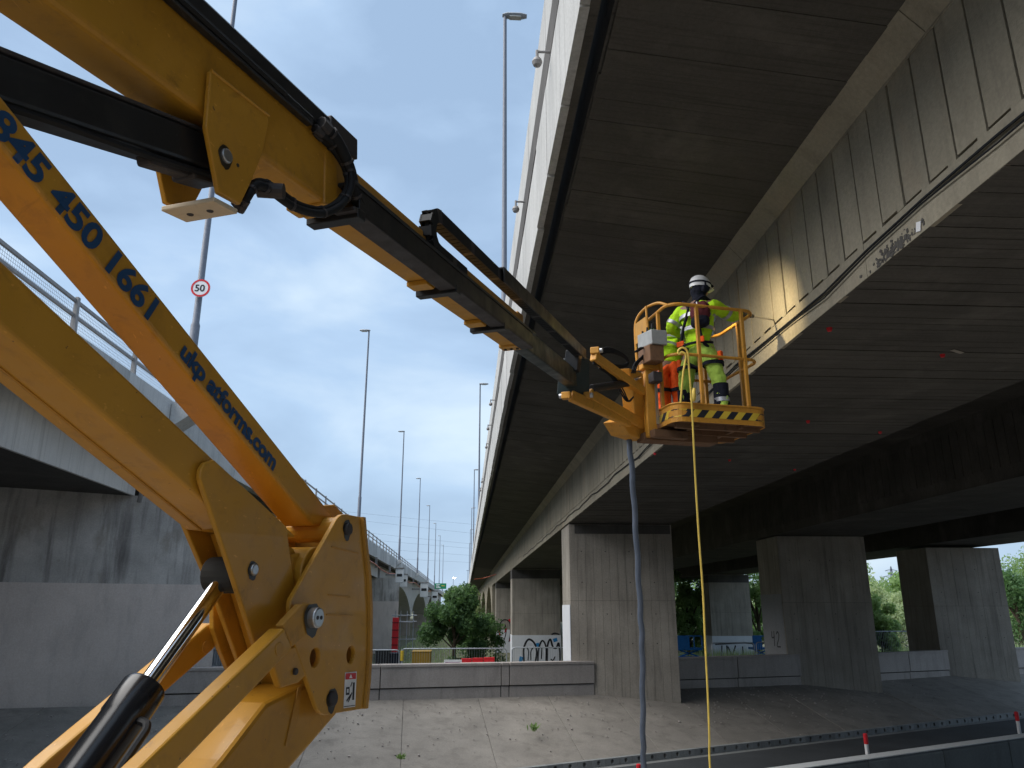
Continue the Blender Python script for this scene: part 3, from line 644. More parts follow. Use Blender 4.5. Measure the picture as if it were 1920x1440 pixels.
# energy chain: runs above the section and loops down at its left end
ch0 = bl_of(815, 425, .10); ch1 = LF-.1; hc = .40; Rr = .11
path = [Vector((ch1-(ch1-ch0)*i/40, hc)) for i in range(41)]
path += [Vector((ch0-Rr*math.sin(a*math.pi/10), hc-Rr+Rr*math.cos(a*math.pi/10))) for a in range(1, 11)]
path += [Vector((ch0+i*.12, hc-2*Rr)) for i in range(1, 5)]
chn = MB().tube([bp(p.x, p.y, .10) for p in path], .018, 6).build('energy_chain', K['rubber'], bl, True)
def at_len(d):
    for a, b in zip(path[:-1], path[1:]):
        k = (b-a).length
        if d <= k: return a+(b-a)*(d/k), (b-a).normalized()
        d -= k
    return path[-1], (path[-1]-path[-2]).normalized()
tot = sum((b-a).length for a, b in zip(path[:-1], path[1:])); nl = int(tot/.062)
for i in range(nl):
    p, d = at_len(i*.062+.02); nn = Vector((-d.y, d.x)); q = []
    for sx, sy in ((-.0315, -.042), (.0315, -.042), (.0315, .042), (-.0315, .042)): v = p+d*sx+nn*sy; q.append(bp(v.x, v.y, .065))
    m = MB(); m.prism(q, mn*.009)
    m.prism([x+mn*.066 for x in q], mn*.009)
    q2 = []
    for sx, sy in ((-.026, .030), (.026, .030), (.026, .040), (-.026, .040)): v = p+d*sx+nn*sy; q2.append(bp(v.x, v.y, .074))
    m.prism(q2, mn*.057)
    q2 = []
    for sx, sy in ((-.026, -.040), (.026, -.040), (.026, -.030), (-.026, -.030)): v = p+d*sx+nn*sy; q2.append(bp(v.x, v.y, .074))
    m.prism(q2, mn*.057); m.build('chain_link', K['rubber'] if i % 9 else K['greysteel'], chn)
bbeam(ch0+1.15, LF+.05, hc+.046, hc+.06, .05, .165).build('chain_guard', K['black'], bl, bevel=.004)
bbeam(ch0+1.15, LF+.05, hc-.06, hc+.05, .158, .167).build('chain_guard', K['black'], bl, bevel=.003)
MB().prism([bp(LF-.12, .2, -.055), bp(LF+.02, .2, -.055), bp(LF+.05, hc+.03, -.02), bp(LF-.12, hc+.03, -.02)], mn*.15).build('chain_anchor', K['black'], bl, bevel=.006)
# hoses leaving the tray end and looping below
def hs(pts, r, nm='boom_hose', mt='rubber'):
    P = spline(pts, 8); h = MB().tube(P, r, 10).build(nm, K[mt], bl, True)
    for i in range(5, len(P)-2, 9): MB().cyl(P[i], P[i]+(P[i+1]-P[i]).normalized()*.012, r*1.18, n=10).build('hose_tie', K['greysteel'], h)
    for a, b in ((0, 1), (-1, -2)): MB().cyl(P[a], P[a]+(P[b]-P[a]).normalized()*.05, r*1.2, n=8).build('hose_fitting', K['greysteel'], h)
    return h
hs([onM(600, 230, .13), onM(630, 262, .145), onM(655, 315, .15), onM(668, 372, .15), onM(690, 408, .14), onM(715, 425, .11)], .027)
hs([onM(590, 240, .12), onM(640, 285, .14), onM(659, 330, .16), onM(648, 375, .16), onM(608, 400, .15), onM(555, 390, .13), onM(510, 360, .12), onM(482, 347, .11), onM(462, 372, .10), onM(448, 395, .06)], .0165)
hs([onM(590, 246, .10), onM(632, 290, .12), onM(652, 335, .14), onM(640, 372, .14), onM(604, 393, .13), onM(556, 382, .11), onM(512, 350, .10), onM(480, 342, .09), onM(456, 368, .07), onM(440, 385, .03)], .015)
MB().cyl(onM(505, 352, .12)-mn*.05, onM(515, 362, .12)+mn*.04, .03).build('hose_clamp', K['greysteel'], bl)
# --- bracket plates for the lift ram
bpts = [(386.7, 134.5), (495.6, 219), (494, 238), (484, 291), (462, 344), (442, 385.5), (402, 364), (378, 240)]
pl = plate('ram_bracket', bpts, .098, .118, K['yellow']); pts_ = [onM(x, y, .098) for x, y in bpts]
MB().prism([p-mn*.196 for p in pts_], -mn*.02).build('ram_bracket', K['yellow'], bl, bevel=.004)
pin('pivot_pin', 423, 293, .118, .026, K['steel'], pl, .012); pin('grease_hole', 445.6, 310, .118, .007, K['joint'], pl, .002, 10, 0)
MB().tube([pts_[0]+mn*.02, pts_[1]+mn*.02], .006, 6).build('weld', K['yellow'], pl)
b0 = onM(402, 366, .118); b1 = onM(447, 390, .118); dn = -UP*.02
MB().prism([b0+dn*.2, b1+dn*.2, b1+dn*.2-mn*.215, b0+dn*.2-mn*.215], dn).build('nylon_pad', K['pad'], bl, bevel=.005)
for k in (.3, .68): q = b0.lerp(b1, .5)-mn*.215*k+dn*1.2; MB().cyl(q+UP*.005, q-UP*.002, .012, n=10).build('screw_hole', K['greysteel'], bl)
# black lift ram running off to the left
r0 = Vector(sz(-60, 142, 0)); r1 = Vector(sz(395, 300, 0)); rdv = (r1-r0).normalized(); rn = Vector((-rdv.y, rdv.x))
def rbx(l0, l1, h, t, mat, nm, par_=bl, off=0):
    a = r1-rdv*l0+rn*off; b = r1-rdv*l1+rn*off
    P = [M3(*(a-rn*h), -t), M3(*(b-rn*h), -t), M3(*(b+rn*h), -t), M3(*(a+rn*h), -t)]; return MB().prism(P, mn*2*t).build(nm, mat, par_, bevel=.012)
ram = rbx(.0, 1.9, .062, .065, K['black'], 'lift_ram'); rbx(.1, 1.9, .006, .07, K['greysteel'], 'ram_rib', ram, .068)
for k, (a, b, h) in enumerate(((.02, .16, -.085), (.10, .34, -.075))): rbx(a, b, .02, .05-.02*k, K['greysteel'], 'valve_block', ram, h)
MB().tube(spline([M3(*(r1-rdv*x-rn*(.075+.01*math.sin(x*7))), .05) for x in (.05, .4, .8, 1.2, 1.7)], 4), .012, 6).build('ram_hose', K['rubber'], ram, True)
# --- upper link with lettering
def edge_arm(name, top, bot, t0, t1, mat, ext=0.0, bev=.014):
    P = [Vector(sz(*top[0], t0)), Vector(sz(*top[1], t0)), Vector(sz(*bot[1], t0)), Vector(sz(*bot[0], t0))]
    if ext: d = (P[0]-P[1]).normalized(); P[0] += d*ext; d2 = (P[3]-P[2]).normalized(); P[3] += d2*ext
    return MB().prism([M3(p.x, p.y, t0) for p in P], mn*(t1-t0)).build(name, mat, bl, bevel=bev, seg=3), P
lk, LP = edge_arm('upper_link', [(36, 219), (640, 985)], [(0, 272), (588, 985)], .075, -.065, K['yellow'], .7)
# the riser arm, heavier
ar, AP = edge_arm('riser_arm', [(0, 483), (560, 1008)], [(0, 613), (440, 990)], .10, -.10, K['yellow'], .7)
wl0, wl1 = AP[3]+(AP[2]-AP[3])*0, AP[2]; MB().tube([M3(wl0.x, wl0.y-.002, -.035), M3(wl1.x, wl1.y-.002, -.035)], .005, 6).build('weld', K['yellow2'], ar)
def letter(body, pxa, pya, pxb, pyb, size, up_k=1, sp_=1.0):
    a = onM(pxa, pya, .0765); b = onM(pxb, pyb, .0765); ux = (b-a).normalized(); uy = mn.cross(ux)
    if uy.z < 0: uy = -uy
    me = text_mesh('lettering', body, size, K['blue'], a+mn*.001, ux, uy, lk, shear=.0, spacing=sp_, weight=.0035, sx=1.1)
    return me
letter('0845 450 1661', -66, 186, 256, 574, .112, sp_=.985)
letter('ukp atforms.com', 335, 664, 497, 864, .084, sp_=.975)
# gusset plates at the foot of the riser
gp = [(375.5, 897), (378, 880), (386, 867), (402, 862), (538, 987), (553, 1102), (518, 1200), (492, 1240), (478, 1205), (427, 1049)]
gs = plate('gusset_plate', gp, .125, .105, K['yellow'])
pin('pivot_pin', 474, 1068, .125, .02, K['steel'], gs, .012)
fg_ = [(320, 945), (398, 930), (520, 1010), (575, 1150), (560, 1330), (500, 1318), (444, 1253), (400, 1130)]
plate('gusset_plate', fg_, -.125, -.105, K['yellow'])
plate('gusset_web', [(392, 1000), (470, 1030), (540, 1200), (530, 1300), (505, 1318), (470, 1240), (430, 1110)], -.10, .09, K['yellow'])
# --- knuckle
kp = [(635.6, 969), (641, 965), (649, 964), (675.6, 969), (680, 1022), (686.5, 1080), (689, 1140), (688.5, 1222), (685, 1280), (680, 1329), (609, 1341), (602, 1338), (595.6, 1329), (555.6, 1218), (545, 1180), (544, 1140), (546, 1125), (631, 975)]
def hole(px, py, rr):
    c = onM(px, py, .17); return list(reversed(circ(c, md, UP, rr, 16)))
kn = plate('knuckle_plate', kp, .17, .15, K['yellow'], holes=[hole(591, 1233, .034), hole(658, 1228, .034)], bevel=.004)
KPn = [onM(x, y, .17) for x, y in kp]
MB().prism([p-mn*.32 for p in KPn], -mn*.02, [[p-mn*.32 for p in hole(591, 1233, .034)], [p-mn*.32 for p in hole(658, 1228, .034)]]).build('knuckle_plate', K['yellow'], bl, bevel=.004)
# curved end plate joining both plates, standing slightly proud
ep = MB(); idx = [3, 4, 5, 6, 7, 8, 9]
ring_ = [KPn[i] for i in idx]
for a, b in zip(ring_[:-1], ring_[1:]):
    ep.prism([a+mn*.012+md*.004, b+mn*.012+md*.004, b+mn*.012+md*.026, a+mn*.012+md*.026], -mn*.364)
ep.build('end_plate', K['yellow2'], bl)
for (px, py, r) in ((651, 992, .025), (622, 1310, .027)):
    pn = pin('pivot_pin', px, py, .17, r, K['greysteel'], kn, .014)
# weld outlines on the plate
wm = MB()
for a, b in (((622, 1025), (672, 1037)), ((615, 1115), (655, 1119)), ((612, 1152), (660, 1154))): wm.tube([onM(*a, .171), onM(*b, .171)], .003, 5)
wm.build('weld', K['yellow2'], kn)
# sticker
dq = [(647, 1261), (669, 1259), (666, 1325), (644, 1328)]; T_ = .1712
dc = MB().add([onM(x, y, T_) for x, y in dq], [(0, 1, 2, 3)]).build('warning_sticker', K['signwhite'], kn)
o_ = onM(644, 1328, T_+.0012); ux_ = onM(666, 1325, T_+.0012)-o_; uy_ = onM(647, 1261, T_+.0012)-o_
def dpoly(pts, mat, z=0, nm='print'): MB().add([o_+ux_*x+uy_*y+mn*z for x, y in pts], [tuple(range(len(pts)))]).build(nm, mat, dc)
dpoly([(.06, .80), (.96, .80), (.96, .975), (.06, .975)], K['red']); dpoly([(.36, .83), (.64, .83), (.5, .95)], K['signwhite'], .0006)
for pts in ([(.72, .2), (.88, .2), (.88, .7), (.72, .7)], [(.15, .36), (.45, .36), (.45, .42), (.15, .42)], [(.15, .36), (.22, .36), (.22, .58), (.15, .58)], [(.38, .36), (.45, .36), (.45, .58), (.38, .58)], [(.15, .53), (.45, .53), (.45, .58), (.15, .58)],
            [(.35, .16), (.42, .15), (.7, .4), (.64, .43)], [(.2, .2), (.25, .17), (.6, .34), (.55, .38)], [(.5, .6), (.56, .58), (.68, .7), (.62, .73)], [(.03, .03), (.97, .03), (.97, .05), (.03, .05)]): dpoly(pts, K['ink'])
# spacer drum and lugs between the plates
p_ = onM(651, 992, .17)-mn*.17; MB().cyl(p_-mn*.15, p_+mn*.15, .05, n=20).build('link_boss', K['yellow'], bl, bevel=.004)
p_ = onM(605, 1075, .17)-mn*.17; MB().cyl(p_-mn*.14, p_+mn*.14, .10, n=24).build('pivot_drum', K['yellow'], bl, bevel=.006)
MB().prism([onM(x, y, .11) for x, y in ((545, 1040), (600, 1028), (640, 1060), (600, 1180), (555, 1150))], -mn*.22).build('knuckle_core', K['yellow'], bl, bevel=.01)
MB().prism([onM(x, y, .06) for x, y in ((618, 962), (596, 948), (628, 946), (650, 968), (640, 1000), (618, 1000))], -mn*.12).build('link_eye', K['yellow'], bl, bevel=.006)
# --- lower near link
nl_ = [(536, 1176), (549, 1215), (333, 1440), (150, 1632), (70, 1632), (253, 1440)]
ll = plate('lower_link', [(534, 1177), (549, 1216), (333, 1442), (140, 1643), (118, 1586), (262, 1440)], .235, .175, K['yellow'], bevel=.008)
plate('link_lug', [(530, 1172), (566, 1133), (582, 1131), (594, 1140), (598, 1160), (590, 1176), (548, 1214)], .222, .19, K['yellow2'], ll, bevel=.006)
bolt = pin('pivot_bolt', 585, 1158, .225, .036, K['steel'], ll, .03, 20, .006)
bc_ = onM(585, 1158, .225)+mn*.029
for dx in (-.012, .012): MB().cyl(bc_+md*dx, bc_+md*dx+mn*.003, .007, n=8).build('bolt_dimple', K['greysteel'], bolt)
pin('bush', 523, 1217, .235, .022, K['yellow2'], ll, .004, 16, .002)
plate('stop_plate', [(512, 1245), (545, 1215), (575, 1205), (580, 1260), (560, 1280), (527, 1290)], .168, .14, K['yellow'], bl)
pin('stop_bolt', 552, 1259, .168, .012, K['greysteel'], bl, .01, 10, .002)
# far lower link
plate('lower_link', [(390, 1171), (404, 1168), (414, 1200), (400, 1218), (150, 1440), (0, 1575), (-40, 1545), (95, 1420)], -.175, -.235, K['yellow'], bevel=.008)
fb = onM(386, 1213, -.175); MB().cyl(fb-mn*.01, fb+mn*.005, .022, n=14).build('bush', K['yellow2'], bl)
# --- lower boom below the knuckle
plate('lower_boom', [(500, 1318), (575, 1282), (636, 1336), (545, 1442), (350, 1670), (230, 1640), (418, 1425)], .10, -.10, K['yellow'], bevel=.016)
plate('lower_boom_rib', [(560, 1290), (566, 1283), (560, 1350), (540, 1400), (536, 1398)], .106, .10, K['yellow2'], bevel=.002)
# --- lift cylinder with chromed rod
c0 = onM(269, 1293, 0); c1_ = onM(418, 1086, 0); cdv = (c0-c1_).normalized(); far_ = c0+cdv*1.15
cy = MB().lathe(c0, [(0, -.015), (.034, -.015), (.061, -.01), (.066, .0), (.066, .1), (.063, .105), (.063, 1.15), (0, 1.15)], 28, cdv).build('cylinder_barrel', K['gloss'], bl, True)
MB().cyl(c0+cdv*.05, c1_-cdv*.02, .028, n=24).build('chrome_rod', K['chrome'], bl, True)
MB().cyl(c1_-cdv*.02-mn*.06, c1_-cdv*.02+mn*.06, .062, n=20).build('rod_eye', K['joint'], bl, bevel=.006)
sp0 = c0+mn*.085; MB().tube(spline([c0+cdv*.1+mn*.06, c0+cdv*.12+mn*.1, c0+cdv*.2+mn*.105, c0+cdv*.6+mn*.105, c0+cdv*1.1+mn*.105], 5), .012, 8).build('hydraulic_pipe', K['black'], cy, True)
# --- below and behind the frame: riser head, turret, chassis, wheels
q0 = M3(LP[0].x, LP[0].y, 0); q1 = M3(AP[0].x, AP[0].y, 0); q2 = bp(-3.0, .1, 0)
MB().prism([M3(AP[3].x+.15, AP[3].y-.1, .12), M3(AP[0].x-.25, AP[3].y-.05, .12), M3(A2.x-3.2, bp(-3.2, 0, 0).z-.1, .12), M3(A2.x-2.9, bp(-3.2, 0, 0).z+.35, .12), M3(LP[0].x+.1, LP[0].y+.15, .12)], -mn*.24).build('riser_head', K['yellow'], bl, bevel=.01)
lbm = Vector(sz(290, 1655, 0)); MB().prism([M3(lbm.x+.2, lbm.y+.15, .2), M3(lbm.x-.6, lbm.y+.1, .2), M3(-1.9, 1.0, .2), M3(-.3, 1.0, .2), M3(lbm.x+.25, lbm.y-.3, .2)], -mn*.4).build('turret', K['yellow'], bl, bevel=.02)
rzm = -MA
MB().box(M3(-1.2, .75, 0), (1.3, 2.6, .45), Matrix.Rotation(rzm, 3, 'Z')).build('chassis', K['yellow'], bl, bevel=.04)
for ss in (-2.3, -.1):
    for tt in (-.75, .75):
        c = M3(ss, .42, tt); wh = MB().lathe(c-mn*.14, [(.2, 0), (.4, 0), (.42, .04), (.42, .24), (.4, .28), (.2, .28)], 24, mn).build('wheel', K['rubber'], bl, True)
        MB().lathe(c-mn*.12, [(0, 0), (.2, 0), (.2, .24), (0, .24)], 18, mn).build('rim', K['yellow2'], wh, True)

# ================================================================== BASKET AND JIB (parts of the boom lift)
BO = atD(1268, 787, 8.62); ba = R(79); e1 = Vector((math.sin(ba), math.cos(ba), 0)); e2 = Vector((-math.cos(ba), math.sin(ba), 0))
def Q(a, b, z): return BO+e1*a+e2*b+UP*z
def beam(p0, p1, wd, ht, up=UP):
    p0 = Vector(p0); p1 = Vector(p1); d = (p1-p0).normalized(); s_ = d.cross(up).normalized(); v = s_.cross(d)
    q = [p0+s_*a*wd/2+v*b*ht/2 for a, b in ((-1, -1), (1, -1), (1, 1), (-1, 1))]; return MB().prism(q, p1-p0)
BL_, BD_ = 1.18, 1.02
def outline(inset=0, r=.14, n=5):
    pts = []; x0, x1, y0, y1 = -.02+inset, BL_-inset, 0+inset, BD_-inset
    for cx, cy, a0 in ((x1-r, y0+r, -90), (x1-r, y1-r, 0), (x0+r, y1-r, 90), (x0+r, y0+r, 180)):
        for k in range(n+1): a = R(a0+90*k/n); pts.append((cx+r*math.cos(a), cy+r*math.sin(a)))
    return pts
bk = MB().prism([Q(a, b, .0) for a, b in outline(.01)], UP*.035).build('basket', K['rusty'], bl)
floor_z = .045
MB().prism([Q(a, b, .036) for a, b in outline(.02)], UP*.008).build('floor_plate', K['greysteel'], bk)
tb = MB(); ol = outline(); k = len(ol)
for i in range(k):
    a, b = Vector(ol[i]), Vector(ol[(i+1) % k]); n_ = Vector((b.y-a.y, a.x-b.x)).normalized()*-.015
    tb.prism([Q(a.x, a.y, -.01), Q(b.x, b.y, -.01), Q(b.x, b.y, .20), Q(a.x, a.y, .20)], e1*n_.x+e2*n_.y)
toe = tb.build('toe_board', K['basket'], bk)
MB().tube([Q(a, b, .203) for a, b in ol], .012, 6, closed=True).build('toe_rim', K['basket'], bk, True)
# hazard stripes, as slanted tiles along the near side and the left corner
per = []; acc = 0
seq = [(ol[i]) for i in range(18, 24)]+[(BL_-.14, 0.0)]+[ol[i] for i in range(1, 6)]
seq = [(x, y) for x, y in seq]; seq = [(-.02, .62)]+seq
ln = [0]
for a, b in zip(seq[:-1], seq[1:]): ln.append(ln[-1]+math.dist(a, b))
def on_seq(s_):
    s_ = max(0, min(ln[-1]-1e-6, s_))
    for i in range(len(seq)-1):
        if s_ <= ln[i+1]:
            f = (s_-ln[i])/max(1e-9, ln[i+1]-ln[i]); a, b = Vector(seq[i]), Vector(seq[i+1]); t = (b-a).normalized(); n_ = Vector((t.y, -t.x)); return a.lerp(b, f)+n_*.003
s_ = 0; i = 0
K['hazy'] = paint('hazard_yellow', (.72, .5, .05), .5, .3, (.3, .2, .05)); K['hazk'] = paint('hazard_black', (.02, .022, .03), .5, .3, (.1, .09, .08))
while s_ < ln[-1]-.09:
    m = MB(); vs = []
    for j in range(4):
        q = on_seq(s_+.092*j/3); q2 = on_seq(s_+.092*j/3+.075); vs += [Q(q.x, q.y, .045), Q(q2.x, q2.y, .135)]
    m.add(vs, [(2*j, 2*j+2, 2*j+3, 2*j+1) for j in range(3)]); m.build('hazard_stripe', K['hazk'] if i % 2 else K['hazy'], toe); s_ += .0925; i += 1
# underside ribs and support
for b in (.14, .43, .72): beam(Q(.05, b, -.03), Q(BL_-.06, b, -.03), .05, .06).build('floor_rib', K['rusty'], bk)
for a in (.3, .85): beam(Q(a, .05, -.02), Q(a, BD_-.05, -.02), .04, .035).build('floor_rib', K['rusty'], bk)
beam(Q(-.2, .55, -.10), Q(.75, .55, -.10), .22, .09).build('support_beam', K['rusty'], bk, bevel=.008)
beam(Q(-.16, .30, -.10), Q(.3, .38, -.09), .10, .09).build('support_beam', K['rusty'], bk, bevel=.006)
# rails
def rail(z, r=.021):
    m = MB(); m.tube([Q(a, b, z) for a, b in outline(.03, .16, 6)], r, 8, closed=True); return m.build('guard_rail', K['basket'], bk, True)
rail(1.42); rail(.80, .019)
for a, b in ((.36, .03), (.95, .03), (-.0+.01, .34), (BL_-.03, .45), (.36, BD_-.03), (.95, BD_-.03), (.01, .66)):
    beam(Q(a, b, .0), Q(a, b, 1.42), .04, .04, e1).build('rail_post', K['basket'], bk, bevel=.005)
# control box with guard hoop on the mast side
gl = [Q(-.16, .62, .75), Q(-.17, .62, 1.15), Q(-.16, .60, 1.38), Q(-.10, .48, 1.50), Q(-.03, .25, 1.50), Q(.03, .10, 1.42)]
MB().tube(spline(gl, 6), .018, 8).build('guard_hoop', K['basket'], bk, True)
MB().tube([Q(-.13, .33, .9), Q(-.12, .38, 1.50)], .014, 8).build('guard_hoop', K['basket'], bk, True)
MB().prism([Q(-.17, .61, 1.08), Q(-.13, .36, 1.10), Q(-.13, .36, 1.36), Q(-.17, .61, 1.34)], -e1*.01).build('hoop_panel', K['yellow2'], bk)
cbx = MB().prism([Q(-.20, .10, .92), Q(-.20, .10, 1.10), Q(-.20, .50, 1.16), Q(-.20, .50, .98)], e1*.20).build('control_box', K['boxgrey'], bk, bevel=.01)
MB().prism([Q(-.22, .12, .72), Q(-.22, .12, .92), Q(-.22, .46, .97), Q(-.22, .46, .75)], e1*.18).build('control_panel_body', K['rusty'], cbx, bevel=.01)
for i in range(5): q = Q(-.16+.03*(i % 2), .15+i*.07, 1.13); MB().cyl(q, q+UP*.06, .012, n=8).build('control_lever', K['rubber'], cbx)
# mast, rotator and brackets
mbx = beam(Q(-.12, .42, -.12), Q(-.12, .42, .70), .11, .12, e1).build('mast', K['basket'], bl, bevel=.012)
for dt in (-.075, .075): beam(Q(-.12+dt*.6, .42-dt*.7-.05, .02), Q(-.12+dt*.6, .42-dt*.7-.05, .58), .02, .03, e1).build('mast_strip', K['steel'], mbx)
beam(Q(-.22, .40, .74), Q(.0, .40, .74), .12, .10).build('mast_head', K['basket'], bl, bevel=.012)
beam(Q(-.10, .20, .56), Q(-.10, .34, .56), .12, .12).build('junction_box', K['greysteel'], bl, bevel=.01)
def dpt(px, py): return atD(px, py, 8.4+(px-1090)*(9.15-8.4)/125)
# jib: two parallel arms between boom tip and mast
beam(dpt(1070, 742), dpt(1180, 792), .07, .12).build('jib_arm', K['basket'], bl, bevel=.012)
beam(dpt(1105, 738), dpt(1205, 796), .06, .12).build('jib_arm', K['basket'], bl, bevel=.012)
beam(dpt(1112, 668), dpt(1205, 735), .09, .10).build('jib_arm', K['basket'], bl, bevel=.012)
MB().prism([dpt(1165, 790), dpt(1190, 778), dpt(1222, 800), dpt(1215, 826), dpt(1180, 815)], -mn*.22).build('jib_foot', K['basket'], bl, bevel=.012)
MB().prism([dpt(1180, 690), dpt(1206, 700), dpt(1212, 790), dpt(1192, 790), dpt(1188, 740)], -mn*.14).build('jib_plate', K['basket'], bl, bevel=.01)
MB().prism([dpt(1076, 670), dpt(1106, 672), dpt(1106, 735), dpt(1090, 752), dpt(1070, 738)], -mn*.16).build('tip_bracket', K['fly'], bl, bevel=.012)
for (px, py) in ((1062, 742), (1098, 742), (1116, 658)):
    p = dpt(px, py); c = beam(p-mn*.05, p+mn*.05, .075, .075).build('pivot_block', K['basket'], bl, bevel=.008)
    MB().cyl(p-mn*.08 if px < 1080 else p+mn*.04, p-mn*.04 if px < 1080 else p+mn*.085, .028, n=14).build('pin_cap', K['steel'], c, bevel=.006)
MB().cyl(dpt(1110, 728), dpt(1178, 718), .045, n=14).build('tilt_cylinder', K['black'], bl, bevel=.006)
MB().cyl(dpt(1170, 720), dpt(1200, 708), .022, n=12).build('tilt_rod', K['chrome'], bl)
for dz in range(4):
    f = dz*3
    MB().tube(spline([dpt(1118, 660+f), dpt(1140, 652+f), dpt(1165, 662+f*.6), dpt(1178, 676+f*.4), dpt(1168, 684+f*.5), dpt(1140, 682+f), dpt(1112, 672+f)], 6), .011, 6).build('jib_hose', K['rubber'], bl, True)
for k in range(3): MB().tube(spline([dpt(1184+k*3, 700), dpt(1190+k*3, 682), dpt(1204+k*3, 668), dpt(1214+k*3, 656), dpt(1202+k*3, 652), dpt(1190+k*2, 660)], 6), .010, 6).build('jib_hose', K['rubber'], bl, True)
for k in range(3): MB().tube(spline([dpt(1122+k*4, 690), dpt(1145+k*3, 706), dpt(1160+k*4, 730), dpt(1175+k*2, 752), dpt(1188, 744)], 6), .009, 6).build('jib_hose', K['rubber'], bl, True)

# ================================================================== WORKERS
FZ = BO.z+floor_z
def skin_mesh(name, pts, edges, mat, root=0, sub=2, fold=0):
    """pts: list of (Vector, rx, ry)"""
    me = bpy.data.meshes.new(name+'_sk'); me.from_pydata([tuple(p[0]) for p in pts], edges, []); ob = bpy.data.objects.new(name+'_sk', me); COL.objects.link(ob)
    sk = ob.modifiers.new('skin', 'SKIN'); sk.branch_smoothing = .4
    for i, v in enumerate(me.skin_vertices[0].data): v.radius = (pts[i][1], pts[i][2]); v.use_root = (i == root)
    ss = ob.modifiers.new('sub', 'SUBSURF'); ss.levels = sub; ss.render_levels = sub
    if fold:
        tx = bpy.data.textures.new('folds', 'CLOUDS'); tx.noise_scale = .09; tx.noise_depth = 2
        dm = ob.modifiers.new('folds', 'DISPLACE'); dm.texture = tx; dm.texture_coords = 'GLOBAL'; dm.strength = fold; dm.mid_level = .45
    bpy.context.view_layer.update(); dg = bpy.context.evaluated_depsgraph_get()
    m2 = bpy.data.meshes.new_from_object(ob.evaluated_get(dg)); bpy.data.objects.remove(ob); bpy.data.meshes.remove(me)
    m2.name = name; m2.materials.clear(); m2.materials.append(mat); m2.polygons.foreach_set('use_smooth', [True]*len(m2.polygons))
    return m2
def hand(c, d, side, up_, mat, name, parent):
    """palm and five curled fingers gripping; d = pointing direction"""
    d = Vector(d).normalized(); s_ = d.cross(up_).normalized(); v = s_.cross(d); m = MB()
    m.lathe(c-d*.05, [(.0, 0), (.035, .0), (.043, .05), (.04, .10), (.0, .11)], 10, d)
    for k, (o_, ln_) in enumerate(((-.033, .062), (-.011, .075), (.011, .07), (.033, .055))):
        a = c+d*.05+s_*o_; m.tube([a, a+d*ln_*.5+v*-.008, a+d*ln_*.72-v*.032, a+d*ln_*.5-v*.058], [.0115, .011, .010, .009], 6)
    a = c+s_*side*.038; m.tube([a, a+s_*side*.022+d*.03-v*.012, a+s_*side*.012+d*.055-v*.035], [.013, .012, .010], 6)
    return m.build(name, mat, parent, True)
def ellring(c, ax, ay, rx, ry, wd, th, mat, name, parent, axis):
    c = Vector(c); n = 28; m = MB(); vs = []; fs = []
    for i in range(n):
        q = 2*math.pi*i/n; o_ = ax*(rx*math.cos(q))+ay*(ry*math.sin(q)); on = o_.normalized()*th
        vs += [c+o_-axis*wd/2, c+o_+axis*wd/2, c+o_+on+axis*wd/2, c+o_+on-axis*wd/2]
    for i in range(n):
        j = (i+1) % n
        for k in range(4): fs.append((i*4+k, i*4+(k+1) % 4, j*4+(k+1) % 4, j*4+k))
    m.add(vs, fs); return m.build(name, mat, parent, True)
